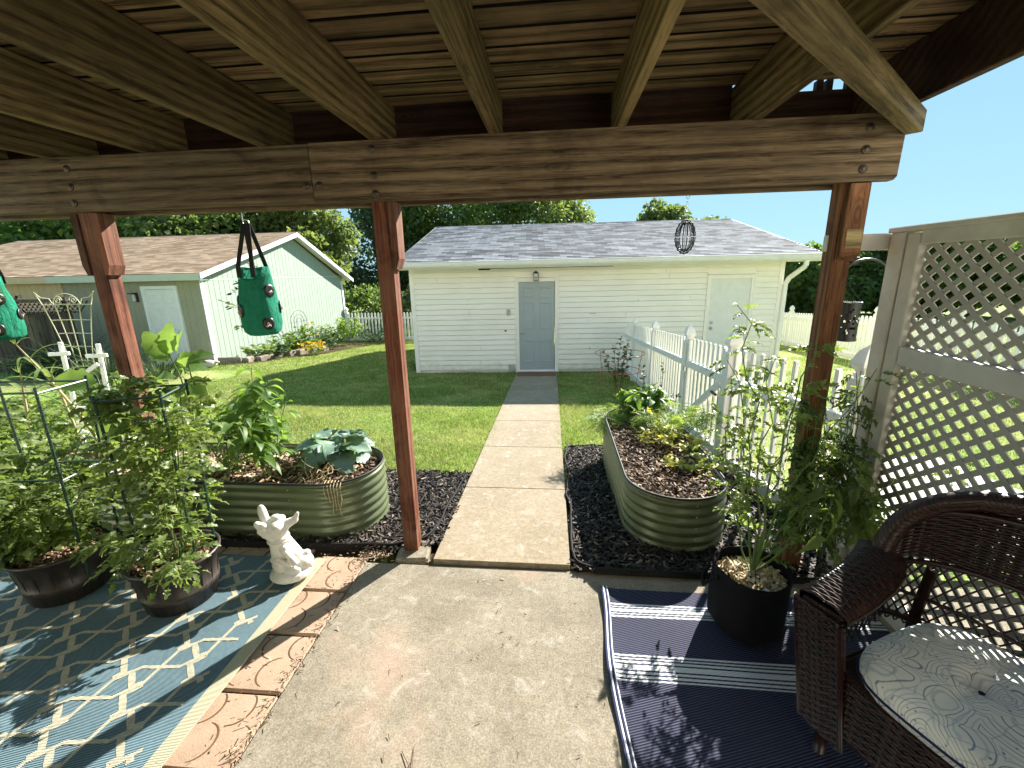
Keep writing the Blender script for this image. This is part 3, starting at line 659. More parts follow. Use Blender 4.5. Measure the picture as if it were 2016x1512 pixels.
def mulchobj(name,poly,n,seed):
    x0=min(p[0] for p in poly);x1=max(p[0] for p in poly);y0=min(p[1] for p in poly);y1=max(p[1] for p in poly)
    P=np.stack([x0+(x1-x0)*RNG.random(n),y0+(y1-y0)*RNG.random(n)],-1); P=P[inside(P,poly)]
    z=-SLOPE*np.maximum(0,P[:,1]-2.25)+.016+.022*RNG.random(len(P)); m=MB(); chips(m,np.column_stack([P,z]),.018,.085,.010,.005)
    o=m.build(name,M_MULCH); tag(o,None,None,None,'stuff'); return o
o=mulchobj('mulch',MUL_L,15000,1); tag(o,'dark shredded bark mulch between the left raised bed and the path','mulch')
o=mulchobj('mulch',MUL_R,17000,2); tag(o,'dark shredded bark mulch around the right raised bed by the fence','mulch')
# grass
def grass_area(m,x0,x1,y0,y1,dens,h,wd,mask=None,mi=0):
    n=int((x1-x0)*(y1-y0)*dens); P=np.stack([x0+(x1-x0)*RNG.random(n),y0+(y1-y0)*RNG.random(n)],-1)
    if mask is not None: P=P[mask(P)]
    n=len(P); z=np.array([gz(y) for y in P[:,1]]) if n<1 else np.where(P[:,1]<2.25,-.04,np.where(P[:,1]<20,-SLOPE*(P[:,1]-2.25),-SLOPE*17.75))
    a=RNG.random(n)*6.283; ux=np.stack([np.cos(a),np.sin(a),np.zeros(n)],-1); b=RNG.random(n)*6.283
    clump=.7+.6*np.sin(P[:,0]*1.9+1.3*np.sin(P[:,1]*1.1))*np.sin(P[:,1]*2.3+P[:,0]*.7)*.5
    hh=h*(.45+.75*RNG.random(n))*clump; ln=hh*(.25+.6*RNG.random(n)); tip=np.stack([np.cos(b)*ln,np.sin(b)*ln,hh],-1); base=np.column_stack([P,z-.005]); ww=wd*(.6+.7*RNG.random(n))
    V=np.stack([base-ux*ww[:,None]/2,base+ux*ww[:,None]/2,base+tip],1); F=np.arange(n*3).reshape(n,3)
    st=(RNG.random(n)<.10+.22*np.clip(np.sin(P[:,0]*.9+.5)*np.sin(P[:,1]*1.3+P[:,0]*.5),0,1)).astype(int); 
    k=st==0; m.add(V[k].reshape(-1,3),np.arange(k.sum()*3).reshape(-1,3),0); k=~k; m.add(V[k].reshape(-1,3),np.arange(k.sum()*3).reshape(-1,3),1)
def lawnmask(P):
    x,y=P[:,0],P[:,1]; j=RNG.normal(size=len(P))*.05
    onpath=(x>-.735-(y-2.25)*.0175+.05+j)&(x<.096-(y-2.25)*.006-.03+j)&(y<9.95)
    r=~onpath&~inside(P,MUL_L)&~inside(P,MUL_R)
    gar=(y>9.95+x*.05-.0)&(x>-3.0)&(x<5.5)
    return r&~gar
m=MB()
grass_area(m,-4.6,1.75,3.55,6.6,7500,.06,.0085,lawnmask); grass_area(m,-7.5,1.75,6.6,10.3,3600,.062,.013,lawnmask); grass_area(m,-9.6,-3.0,10.3,19.6,1500,.07,.02,lawnmask); grass_area(m,-9.6,-4.6,3.8,6.6,2200,.06,.011,lawnmask)
grass_area(m,1.72,9.0,.3,6.0,1700,.06,.008); grass_area(m,1.78,9.5,6.0,17,900,.06,.013,lawnmask); grass_area(m,8.2,16,11,30,260,.09,.03)
o=m.build('grass',[M_GRASS,M_GRASSY]); tag(o,'short mown green lawn grass with paler dry patches','grass',None,'stuff')
# ------------------------------------------------------------------ overhead deck
deck=thing('wooden_deck','weathered raised wooden deck overhead, its joists, beam and red brown posts framing the view','deck',(-.91,2.385,0))
DX,DY=.91,-2.385
def dk(name,mat,fn,**k):
    m=MB(); fn(m)
    for i in range(len(m.v)): m.v[i]=m.v[i]+np.array([DX,DY,0])
    return m.build(name,mat,deck,**k)
for i,x in enumerate((-3.30,-2.70,-2.12,-1.48,-.885,-.30,.30,.905)):
    s=random.uniform(-.004,.004)
    o=dk('joist',W_JOIST,lambda m:m.box((x,.42,2.475),(.038,4.36,.235),Matrix.Rotation(s,4,'Z'),.004))
y=2.578; k=0
while y>-1.8:
    wd=.139; o=None; e=random.uniform(-.0015,.0015)
    o=dk('floor_board',[W_BOARD,M_MOULDSHADE],lambda m:m.box((-.95+.0,y-wd/2,2.614+e),(4.96,wd-.011,.036),Matrix.Rotation(random.uniform(-.0016,.0016),4,'Z'),.004)); y-=wd; k+=1
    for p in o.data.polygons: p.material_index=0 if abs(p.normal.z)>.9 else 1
# rim joist beyond the beam, a little low at the right so sky shows through slits
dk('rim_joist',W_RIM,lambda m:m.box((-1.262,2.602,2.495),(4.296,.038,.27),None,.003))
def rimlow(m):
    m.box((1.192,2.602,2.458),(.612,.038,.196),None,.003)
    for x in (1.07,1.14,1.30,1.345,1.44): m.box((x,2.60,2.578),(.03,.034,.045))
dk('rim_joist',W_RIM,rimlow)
dk('side_rim_joist',W_RIM,lambda m:m.box((1.485,.41,2.475),(.04,4.38,.235),None,.004))
mm=MB(); mm.box((0,-1.0,0),(.062,2.2,.088),None,.004); bo=mm.build('corner_brace',W_JOIST,deck); bo.location=(1.50+DX,2.22+DY,2.314); bo.rotation_euler=(0,0,R(-44.5))
bl=dk('beam',W_BEAM,lambda m:m.box((-2.30,2.312,2.222),(2.14,.038,.272),None,.003))
br=dk('beam',W_BEAM,lambda m:m.xz_prism([(-1.226,2.084),(1.522,2.084),(1.535,2.10),(1.540,2.36),(-1.226,2.36)],2.293,2.333))
dk('beam',W_BEAM,lambda m:m.box((-.93,2.452,2.212),(4.9,.038,.272),None,.003))
def bolt(par,x,z,r=.0125):
    m=MB(); m.sphere((x+DX,2.29+DY if par is br else 2.291+DY,z),r,10,6,(1,.55,1)); m.lathe([(r*1.5,0),(r*1.5,.003),(r*.9,.004)],12); V=m.v[-1]; m.v[-1]=np.stack([V[:,0]+x+DX,-V[:,2]+(2.2925)+DY,V[:,1]+z],-1)
    m.build('bolt',M_BOLT,par,True)
for z in (2.30,2.21,2.13): bolt(bl,-2.585+.03*(z-2.2),z)
bolt(bl,-1.262,2.165)
for z in (2.32,2.20,2.115): bolt(br,-.90,z)
bolt(br,-1.19,2.165)
for z in (2.305,2.215,2.135): bolt(br,1.385,z)
def post(x,mat,caps,zc,lean=0.0):
    o=dk('post',mat,lambda m:m.box((x,2.388,1.06),(.089,.089,2.14),None,.005))
    for s in caps:
        def cp(m):
            x0=x+s*.0455; x1=x+s*.0845; xa,xb=min(x0,x1),max(x0,x1)
            out=[(xa,2.083),(xb,2.083),(xb,zc+.055),(xb-.02,zc),(xa,zc)] if s>0 else [(xa,2.083),(xb,2.083),(xb,zc),(xa+.02,zc),(xa,zc+.055)]
            m.xz_prism(out,2.334,2.432)
        mm=MB(); cp(mm)
        for i in range(len(mm.v)): mm.v[i]=mm.v[i]+np.array([DX,DY,0])
        mm.build('cap_block',mat,o)
    return o
post(-2.60,W_POST,(-1,1),1.75); post(-.905,W_POST,(1,),1.745); pr_=post(1.385,W_POSTR,(),1.745)
def rcap(m):
    m.box((1.398,2.322,1.925),(.088,.040,.31),None,.003); m.add([(1.354,2.302,1.77),(1.442,2.302,1.77),(1.442,2.342,1.735),(1.354,2.342,1.735),(1.354,2.342,1.77),(1.442,2.342,1.77)],[[0,3,2,1],[0,4,3],[1,2,5]])
mm=MB(); rcap(mm); mm.v=[v+np.array([DX,DY,0]) for v in mm.v]; cb=mm.build('cap_block',W_POSTR,pr_)
mm=MB(); mm.box((1.400+DX,2.3005+DY,1.835),(.070,.004,.085)); mm.build('patch_board',wood('pale_patch',(.14,.10,.05),(.34,.26,.13),'X'),cb)
tag(part('post_footing',M_PATIO,None,lambda m:m.box((-.89,2.36,-.02),(.20,.20,.075),Matrix.Rotation(.12,4,'Z'),.012)),'small square concrete footing under the middle deck post','footing')

# ------------------------------------------------------------------ white garage
gA=R(2.85); gn=(-math.sin(gA),math.cos(gA)); GZ=-.575
gar=thing('garage','long white vinyl sided garage with grey shingle roof and a blue grey door','garage',(9.9916*gn[0],9.9916*gn[1],GZ),gA)
U0,U1,WH,DEP=-2.72,5.40,2.42,8.2
def clap(m,u0,u1,z0,z1):
    n=int(round((z1-z0)/.1165)); h=(z1-z0)/n
    P=[]
    for k in range(n): z=z0+k*h; P+=[(.004,z),(-.020,z+.011),(-.021,z+.018),(-.016,z+h*.4),(-.001,z+h*.985)]
    P.append((0,z1)); P=np.array(P); V=np.zeros((len(P),2,3)); V[:,0,0]=u0; V[:,1,0]=u1; V[:,:,1]=P[:,0,None]; V[:,:,2]=P[:,1,None]; m.grid(V)
def gwall(m):
    clap(m,U0,-.397,.06,WH); clap(m,-.397,.585,2.155,WH); clap(m,.585,3.82,.06,WH); clap(m,3.82,4.85,2.13,WH); clap(m,4.85,U1,.06,WH)
    m.box(((U0+U1)/2,.03,.03),(U1-U0,.05,.06)); m.cur=1; h=(WH-.06)/20; rj=random.Random(3)
    for k in range(20):
        for u in (rj.uniform(-2.3,-.6),rj.uniform(1.0,3.5)):
            if rj.random()<.55: m.box((u,-.0175,.06+h*(k+.5)),(.003,.009,h*.9))
    m.box((1.35,-.022,1.345),(.14,.006,.012)); m.box((1.30,-.022,.55),(.03,.006,.035)); m.box((2.35,-.022,1.62),(.012,.006,.05),Matrix.Rotation(.5,4,'Y'))
part('wall',[M_VINYL,M_GREYBOX],gar,gwall)
def gside(m):
    ym=4.2+.1
    for x in (U0,U1): 
        V=[(x,0,0),(x,DEP,0),(x,DEP,WH),(x,ym,3.62),(x,0,WH)]; m.add(V,[[0,1,2,3,4] if x>0 else [4,3,2,1,0]])
    m.add([(U0,DEP,0),(U1,DEP,0),(U1,DEP,WH),(U0,DEP,WH)],[[0,3,2,1]])
part('wall',M_VINYL,gar,gside)
def roofcourses(m,u0,u1,y0,z0,y1,z1,course=.143,step=.012):
    L=math.hypot(y1-y0,z1-z0); n=int(round(L/course)); dy,dz=(y1-y0)/n,(z1-z0)/n; ny,nz=-(z1-z0)/L,(y1-y0)/L
    P=[]
    for k in range(n):
        P+=[(y0+dy*k+ny*step,z0+dz*k+nz*step),(y0+dy*(k+1)+ny*.001,z0+dz*(k+1)+nz*.001)]
    P=np.array(P); us=np.linspace(u0,u1,9); V=np.zeros((len(P),9,3)); V[:,:,0]=us; V[:,:,1]=P[:,0,None]; V[:,:,2]=P[:,1,None]
    m.grid(V[:, :]); m.add([(u0,y0,z0-.02),(u1,y0,z0-.02),(u1,y0,z0+step),(u0,y0,z0+step)],[[0,1,2,3]])
EZ,RZ,RYg=2.515,3.68,4.25
def groof(m):
    roofcourses(m,-2.98,6.0,-.44,EZ,RYg,RZ)
    m.add([(-2.98,RYg,RZ),(6.0,RYg,RZ),(6.0,8.9,2.45),(-2.98,8.9,2.45)],[[0,1,2,3]])
    m.tube([(-2.98,RYg,RZ-.01),(6.0,RYg,RZ-.01)],.03,8)
gr_=part('roof',M_SHG,gar,groof)
def groofu(m):
    m.add([(-2.97,-.43,EZ-.05),(5.99,-.43,EZ-.05),(5.99,RYg,RZ-.06),(-2.97,RYg,RZ-.06)],[[3,2,1,0]])
    m.add([(-2.97,-.44,EZ-.13),(5.99,-.44,EZ-.13),(5.99,-.44,EZ-.02),(-2.97,-.44,EZ-.02)],[[0,1,2,3]])
    for x in (-2.98,6.0): m.xz_prism([],0,0) if False else m.add([(x-.012,-.44,EZ-.14),(x+.012,-.44,EZ-.14),(x+.012,RYg,RZ-.13),(x-.012,RYg,RZ-.13),(x-.012,-.44,EZ+.0),(x+.012,-.44,EZ+.0),(x+.012,RYg,RZ+.005),(x-.012,RYg,RZ+.005)],[[0,1,2,3],[4,7,6,5],[0,4,5,1],[0,3,7,4],[1,5,6,2]])
    m.box(((U0+U1)/2+.17,-.21,EZ-.135),(8.92,.43,.012))
part('soffit',M_WTRIM,gar,groofu)
def gut(m):
    P=[(-.445,-.125),(-.49,-.125),(-.53,-.085),(-.54,-.05),(-.54,-.005),(-.555,-.003),(-.555,.008),(-.53,.008)]
    V=np.zeros((len(P),2,3)); V[:,0,0]=-3.0; V[:,1,0]=6.03; V[:,:,1]=np.array(P)[:,0,None]; V[:,:,2]=np.array(P)[:,1,None]+EZ; m.grid(V)
    for x in (-3.0,6.03): m.add([(x,a,b+EZ) for a,b in P],[list(range(len(P)))])
    m.add([(-3.0,-.53,EZ-.0),(6.03,-.53,EZ-.0),(6.03,-.44,EZ-.02),(-3.0,-.44,EZ-.02)],[[0,1,2,3]])
part('gutter',M_GUTTER,gar,gut)
def dsp(m):
    w,h=.085,.065
    pts=[(5.62,-.46,2.40),(5.62,-.44,2.28),(5.50,-.12,2.04),(5.47,-.06,1.92),(5.47,-.055,.18),(5.47,-.14,.07)]
    for a,b in zip(pts[:-1],pts[1:]): m.beam(a,b,w,h,(0,-1,.1),.008)
part('downspout',M_WTRIM,gar,dsp,False)
part('corner_board',M_WTRIM,gar,lambda m:m.box((U0,-.008,1.23),(.10,.04,2.42),None,.006)); part('corner_board',M_WTRIM,gar,lambda m:m.box((U1-.01,-.008,1.23),(.10,.04,2.42),None,.006))
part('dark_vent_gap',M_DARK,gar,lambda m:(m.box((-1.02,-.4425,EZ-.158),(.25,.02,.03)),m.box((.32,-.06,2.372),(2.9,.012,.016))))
def panel_door(parent,u,w,z0,h,mat,y,flush=False,knobside=-1):
    d=part('door',mat,parent,lambda m:m.box((u,y,z0+h/2),(w,.04,h),None,.003))
    if not flush:
        for (cz,ph) in ((.885,.12),(.63,.30),(.235,.26)):
            for s in (-1,1):
                cx=u+s*w*.235; pw=w*.33; c=z0+h*cz; hh=h*ph
                def pn(m):
                    y0=y-.0205; a=.02
                    o=[(cx-pw/2,c-hh/2),(cx+pw/2,c-hh/2),(cx+pw/2,c+hh/2),(cx-pw/2,c+hh/2)]; i1=[(cx-pw/2+a,c-hh/2+a),(cx+pw/2-a,c-hh/2+a),(cx+pw/2-a,c+hh/2-a),(cx-pw/2+a,c+hh/2-a)]
                    i2=[(cx-pw/2+2*a,c-hh/2+2*a),(cx+pw/2-2*a,c-hh/2+2*a),(cx+pw/2-2*a,c+hh/2-2*a),(cx-pw/2+2*a,c+hh/2-2*a)]
                    V=[(p[0],y0,p[1]) for p in o]+[(p[0],y0-.009,p[1]) for p in i1]+[(p[0],y0-.001,p[1]) for p in i2]
                    Fc=[]
                    for k in range(4):
                        j=(k+1)%4; Fc+=[[k,j,4+j,4+k],[4+k,4+j,8+j,8+k]]
                    Fc.append([8,9,10,11]); m.add(V,Fc)
                part('panel',mat,d,pn)
    return d
def casing(parent,u0,u1,z1,mat,y,cw=.085):
    def fn(m):
        m.box((u0+cw/2,y,z1/2),(cw,.06,z1),None,.004); m.box((u1-cw/2,y,z1/2),(cw,.06,z1),None,.004); m.box(((u0+u1)/2,y,z1-cw/2),(u1-u0-2*cw,.06,cw),None,.004)
        m.box((u0+.012,y-.036,z1/2),(.02,.014,z1-.004)); m.box((u1-.012,y-.036,z1/2),(.02,.014,z1-.004)); m.box(((u0+u1)/2,y-.036,z1-.012),(u1-u0-.05,.014,.02))
    return part('door_casing',mat,parent,fn)
casing(gar,-.397,.585,2.155,M_WTRIM,-.012)
d=panel_door(gar,.088,.80,.03,2.035,M_DOORG,.0)
def knob(m,u,z,y): m.sphere((u,y-.055,z),.03,12,8,(1,.8,1)); m.box((u,y-.03,z),(.014,.03,.014)); m.lathe([(.032,0),(.03,.008)],12); V=m.v[-1]; m.v[-1]=np.stack([V[:,0]+u,-V[:,2]+y-.02,V[:,1]+z],-1)
part('handle',M_BRASS,d,lambda m:knob(m,-.245,.93,0),True)
part('door_sweep',M_WTRIM,d,lambda m:m.box((.088,-.025,.045),(.8,.012,.04)))
part('threshold',M_STEEL,gar,lambda m:m.box((.09,-.05,.008),(.92,.12,.03),None,.006))
casing(gar,3.82,4.85,2.13,M_WTRIM,-.012); d2=panel_door(gar,4.335,.88,.03,2.02,M_DOORW,.012,True)
part('deadbolt',M_STEEL,d2,lambda m:knob(m,3.99,1.10,.015),True); part('handle',M_STEEL,d2,lambda m:knob(m,3.985,.97,.012),True)
ln=part('wall_lantern',M_BLACK,gar,lambda m:(m.box((.08,-.05,2.20),(.10,.07,.02)),m.lathe([(.004,.075),(.03,.05),(.085,.02),(.085,.012)],4,(.08,-.10,2.235),True,1,1,R(45)),[m.box((.08+sx*.048,-.10+sy*.048,2.17),(.012,.012,.15)) for sx in (-1,1) for sy in (-1,1)],m.box((.08,-.10,2.095),(.11,.11,.014)),m.box((.08,-.149,2.165),(.1,.006,.010)),m.box((.08,-.15,2.13),(.010,.006,.07))))
part('glass',M_GLASS,ln,lambda m:m.box((.08,-.10,2.17),(.088,.088,.14)))
part('switch_box',M_GREYBOX,gar,lambda m:(m.box((-.55,-.02,1.40),(.085,.03,.135),None,.006),m.box((-.55,-.037,1.425),(.03,.006,.035)),m.box((-.55,-.037,1.37),(.03,.006,.035))))
part('hose_tap',M_DARK,gar,lambda m:m.box((-.625,-.02,.985),(.04,.03,.03)))
part('outlet_box',M_GREYBOX,gar,lambda m:(m.box((-.51,-.04,.115),(.12,.06,.17),None,.006),m.box((-.51,-.073,.115),(.09,.008,.13),None,.004)))
tag(part('doormat',M_MAT,None,lambda m:m.box((-.41,9.50,-.513),(.86,.46,.022),Matrix.Rotation(gA,4,'Z')@Matrix.Rotation(-.0752,4,'X'),.006)),'brown doormat in front of the blue grey garage door','doormat')

# ------------------------------------------------------------------ sage green shed
SX,SY,SZ=-9.73,11.41,-.74
shed=thing('shed','sage green outbuilding with brown shingle roof and tall gable beside the lawn','shed',(SX,SY,SZ))
SL,SD=11.0,8.3; EH,PH,FH=2.58,3.93,2.30
def groove(m,a,b,z0,ztop,axis,gap=.203,gd=.009,gw=.008,off=0.0):
    """panel siding with vertical grooves from a to b; ztop is a function of position"""
    xs=[a]; x=a+gap*.6
    while x<b-.02: xs+=[x-gw,x-gw*.5,x+gw*.5,x+gw]; x+=gap
    xs.append(b); dep=[0]+[0,gd,gd,0]*((len(xs)-2)//4)+[0]
    V=np.zeros((len(xs),2,3))
    for i,(q,dd) in enumerate(zip(xs,dep)):
        for j,z in enumerate((z0,ztop(q))): V[i,j]=(q,dd+off,z) if axis=='x' else (-dd-off,q,z)
    m.grid(V[::-1] if axis=='x' else V[::-1])
part('front_wall',M_SAGEF,shed,lambda m:groove(m,-4.26,-.0,0,lambda q:EH-.06,'x'))
part('front_wall',M_TAN,shed,lambda m:(groove(m,-SL,-4.26,0,lambda q:EH-.06,'x'),m.box((-4.24,-.012,1.26),(.09,.03,2.5))),label='tan painted stretch of the front wall')
def gtop(y): 
    yp=4.55; return EH-.02+(PH-EH)*y/yp if y<yp else PH-.02-(PH-FH)*(y-yp)/(SD-yp+.0)
def gw_(m):
    groove(m,0.0,4.55,0,gtop,'y'); groove(m,4.55,SD,0,gtop,'y')
part('gable_wall',M_SAGE,shed,gw_)
part('seam_strip',M_SHEDTRIM,shed,lambda m:m.box((.004,SD/2,2.42),(.014,SD-.3,.012)))
part('back_wall',M_SAGE,shed,lambda m:(m.box((-SL/2,SD+.02,1.2),(SL,.04,2.4)),m.box((-SL,SD/2,1.2),(.04,SD,2.4))))
def sroof(m):
    roofcourses(m,-SL-.2,.34,-.28,EH+.03,4.6,PH+.10); m.add([(-SL-.2,4.6,PH+.10),(.34,4.6,PH+.10),(.34,8.75,FH+.02),(-SL-.2,8.75,FH+.02)],[[0,1,2,3]])
    m.tube([(-SL-.2,4.6,PH+.095),(.34,4.6,PH+.095)],.025,6)
part('roof',M_SHB,shed,sroof)
part('fascia',M_SAGEFA,shed,lambda m:(m.box((-2.0,-.285,EH-.07),(4.60,.03,.17)),m.box((-2.0,-.15,EH-.155),(4.6,.27,.012))))
part('fascia',M_TAN,shed,lambda m:(m.box((-7.75,-.285,EH-.07),(6.9,.03,.17)),m.box((-7.75,-.15,EH-.155),(6.9,.27,.012))),label='tan end of the eave board')
def barge(m):
    for (a,b) in (((-.30,EH-.02),(4.6,PH+.045)),((4.6,PH+.045),(8.78,FH-.04))):
        m.add([(.315,a[0],a[1]-.10),(.345,a[0],a[1]-.10),(.345,b[0],b[1]-.10),(.315,b[0],b[1]-.10),(.315,a[0],a[1]+.045),(.345,a[0],a[1]+.045),(.345,b[0],b[1]+.045),(.315,b[0],b[1]+.045)],[[0,3,2,1],[4,5,6,7],[0,1,5,4],[1,2,6,5],[2,3,7,6],[3,0,4,7]])
        m.add([(.0,a[0],a[1]-.03),(.32,a[0],a[1]-.03),(.32,b[0],b[1]-.03),(.0,b[0],b[1]-.03)],[[3,2,1,0]])
part('barge_board',M_SHEDTRIM,shed,barge)
part('corner_trim',M_SHEDTRIM,shed,lambda m:(m.box((.012,.07,1.24),(.03,.14,2.48),None,.004)))
part('corner_trim',M_SAGEF,shed,lambda m:m.box((-.045,-.012,1.24),(.09,.03,2.48),None,.004)); part('corner_trim',M_SHEDTRIM,shed,lambda m:m.box((.012,SD-.06,1.1),(.03,.14,2.2),None,.004))
casing(shed,-1.74,-.66,2.29,M_SHEDTRIM,-.02,.09); sd_=panel_door(shed,-1.20,.90,.06,2.13,M_DOORW,-.005)
part('handle',M_STEEL,sd_,lambda m:knob(m,-.83,1.0,-.005),True)
sc=part('wall_lamp',M_BLACK,shed,lambda m:(m.box((-1.93,-.03,1.99),(.07,.05,.26),None,.005),m.box((-2.0,-.08,2.10),(.18,.12,.03),None,.006)))
part('glass',M_GLASS,sc,lambda m:m.box((-1.955,-.09,1.98),(.06,.06,.18),None,.008))
part('window',M_DARK,shed,lambda m:m.box((-6.35,-.01,1.55),(1.2,.05,.95)),label='dark open window in the tan wall'); part('window_frame',M_TAN,shed,lambda m:(m.box((-5.69,-.02,1.55),(.10,.06,1.1)),m.box((-6.3,-.02,2.075),(1.42,.06,.09))))

# ------------------------------------------------------------------ picket fences
def finial(m,c,s,z):
    k=s/.115
    m.lathe([(.078*k,0),(.078*k,.022*k),(.056*k,.03*k),(.050*k,.055*k),(.058*k,.07*k),(.082*k,.095*k),(.080*k,.115*k),(.050*k,.175*k),(.004,.215*k)],4,(c[0],c[1],z),True,1,1,R(45))
def picket_mesh(w,t,h,axis):
    m=MB(); pts=[(-w/2,0),(w/2,0),(w/2,h-w*.55),(w*.28,h),(-w*.28,h),(-w/2,h-w*.55)]
    (m.xz_prism if axis=='x' else m.yz_prism)(pts,-t/2,t/2); return m.mesh('picket')
def fence_run(root,A,B,zA,zB,n,h,rails,pw,pt,pmesh,rail_off,skip=()):
    A=Vector(A);B=Vector(B); L=root.location
    for k in range(n):
        t=(k+.5)/n; p=A.lerp(B,t); o=bpy.data.objects.new('picket',pmesh); link(o,root); o.location=(p.x-L.x,p.y-L.y,zA+(zB-zA)*t+.05-L.z)
    for rz,rh in rails:
        m=MB(); m.beam((A.x-L.x+rail_off[0],A.y-L.y+rail_off[1],zA+rz-L.z),(B.x-L.x+rail_off[0],B.y-L.y+rail_off[1],zB+rz-L.z),.036,rh,(0,0,1),.004); m.build('rail',M_FVINYL,root)
def fpost(root,p,s,h,mat=None):
    L=root.location; z=gz(p[1]); m=MB(); m.box((p[0]-L.x,p[1]-L.y,z+h/2-L.z-.03),(s,s,h+.06),None,.004); o=m.build('post',M_FVINYL,root)
    m=MB(); finial(m,(p[0]-L.x,p[1]-L.y),s,z+h-L.z); m.build('finial',M_FVINYL,o)
PM_Y=picket_mesh(.040,.022,1.10,'y'); PM_Y.materials.append(M_FVINYL)
nf=thing('picket_fence','white picket fence with pointed post caps running from lattice screen to white garage','fence',(1.60,5.3,0))
FP=[(1.60,8.85,.10),(1.585,7.06,.105),(1.575,5.26,.11),(1.575,3.97,.115),(1.715,2.52,.115)]
for x,y,s in FP: fpost(nf,(x,y),s,1.10)
def run(a,b,n): fence_run(nf,(a[0]+.0,a[1],0),(b[0],b[1],0),gz(a[1]),gz(b[1]),n,1.10,((.86,.075),(.12,.10)),.04,.022,PM_Y,(-.026,0))
run(FP[0],(1.60,9.93),7); run(FP[1],FP[0],14); run(FP[2],FP[1],14); run(FP[4],FP[3],11)
gt=thing('fence_gate','white picket gate with a diagonal brace and a black latch in the picket fence','gate',(1.575,4.62,0))
zA,zB=gz(4.04),gz(5.19)
for k in range(8):
    t=(k+.5)/8; y=4.10+t*1.03; o=bpy.data.objects.new('picket',PM_Y); link(o,gt); o.location=(0.0,y-4.62,gz(y)+.05)
for rz in (.86,.14): part('rail',M_FVINYL,gt,lambda m:m.beam((-.028,4.05-4.62,zA+rz),(-.028,5.18-4.62,zB+rz),.036,.08,(0,0,1),.004))
part('brace',M_FVINYL,gt,lambda m:m.beam((-.050,4.10-4.62,zA+.80),(-.050,5.14-4.62,zB+.20),.022,.075,(0,0,1),.003))
for y in (4.075,5.16): part('stile',M_FVINYL,gt,lambda m:m.box((-.005,y-4.62,gz(y)+.60),(.06,.065,1.08),None,.004))
part('latch',M_BLACK,gt,lambda m:m.box((-.075,4.14-4.62,zA+.70),(.022,.13,.022),None,.004)); 
for zz in (.8,.25): part('hinge',M_STEEL,gt,lambda m:m.box((-.06,5.16-4.62,zB+zz),(.02,.05,.06),None,.003))
# far fence on the right side of the yard
rf=thing('picket_fence','white picket fence crossing the far side of the right yard, seen behind the lantern','fence',(8.0,14.5,0))
PM_Y2=picket_mesh(.098,.022,1.12,'y'); PM_Y2.materials.append(M_FVINYL)
def rfx(y): return 7.78+(y-12.0)*.108
pts=[(rfx(y),y) for y in (18.6,16.2,13.75,11.3,8.85,6.4,3.95,1.5)]
for p in pts: fpost(rf,p,.125,1.20)
for a,b in zip(pts[:-1],pts[1:]): fence_run(rf,(b[0],b[1],0),(a[0],a[1],0),gz(b[1]),gz(a[1]),14,1.12,((.98,.08),(.14,.11)),.075,.022,PM_Y2,(-.028,0))
# far fence between the shed and the garage
lf=thing('picket_fence','short white picket fence with a gate brace between the green shed and the white garage','fence',(-8.0,19.6,0))
PM_X=picket_mesh(.075,.022,1.28,'x'); PM_X.materials.append(M_FVINYL)
for x in (-9.62,-7.55,-6.35,-4.2): fpost(lf,(x,19.6),.14,1.34)
for a,b in ((-9.62,-7.55),(-7.55,-6.35),(-6.35,-4.2)):
    fence_run(lf,(a,19.6,0),(b,19.6,0),gz(19.6),gz(19.6),int((b-a)/.148),1.28,((1.08,.08),(.16,.13)),.075,.022,PM_X,(0,-.028))
part('brace',M_FVINYL,lf,lambda m:m.beam((-6.3+8,-.05,gz(19.6)+1.05),(-4.9+8,-.05,gz(19.6)+.2),.025,.08,(0,0,1)))
# old dark fence with lattice top beside the shed
df=thing('wooden_fence','old dark wooden fence with a lattice top in front of the tan wall','fence',(-13.2,9.95,gz(9.95)))
for k in range(18): part('board',W_FENCE,df,lambda m:m.box((-1.75+k*.155,random.uniform(-.006,.006),.74),(.147,.022,1.5),None,.003))
part('rail',W_FENCE,df,lambda m:(m.box((-.4,-.02,1.86),(3.0,.05,.06)))); part('rail',W_FENCE,df,lambda m:m.box((-.4,-.02,1.52),(3.0,.05,.05)))
def dlat(m):
    for k in range(26):
        x=-1.9+k*.13
        for s,yy in ((1,.0),(-1,-.012)): m.beam((x,yy,1.54),(x+s*.30,yy,1.84),.010,.035,(0,1,0))
part('lattice_top',W_FENCE,df,dlat)
for x in (-.35,.98): part('post',W_FENCE,df,lambda m:m.box((x,.05,.95),(.09,.09,1.95),None,.005))

# ------------------------------------------------------------------ lattice screen
LX=1.665
ls=thing('lattice_screen','tall off white lattice privacy screen standing at the right edge of the patio','screen',(LX,1.7,0))
LY=lambda y:y-1.7
part('post',M_LATTFR,ls,lambda m:m.box((0,LY(2.345),.93),(.09,.09,1.86),None,.005))
part('stile',M_LATTFR,ls,lambda m:m.box((-.012,LY(2.255),.93),(.05,.075,1.84),None,.004)); part('stile',M_LATTFR,ls,lambda m:m.box((-.012,LY(.42),.93),(.05,.075,1.84),None,.004))
part('post',M_LATTFR,ls,lambda m:m.box((0,LY(.34),.93),(.09,.09,1.86),None,.005))
for nm,z,h in (('top_rail',1.832,.062),('middle_rail',1.292,.088),('bottom_rail',.075,.12)): part(nm,M_LATTFR,ls,lambda m:m.box((-.014,LY(1.34),z),(.048,1.74,h),None,.004))
part('top_cap',M_LATTFR,ls,lambda m:m.box((-.01,LY(1.34),1.872),(.10,2.1,.024),None,.004))
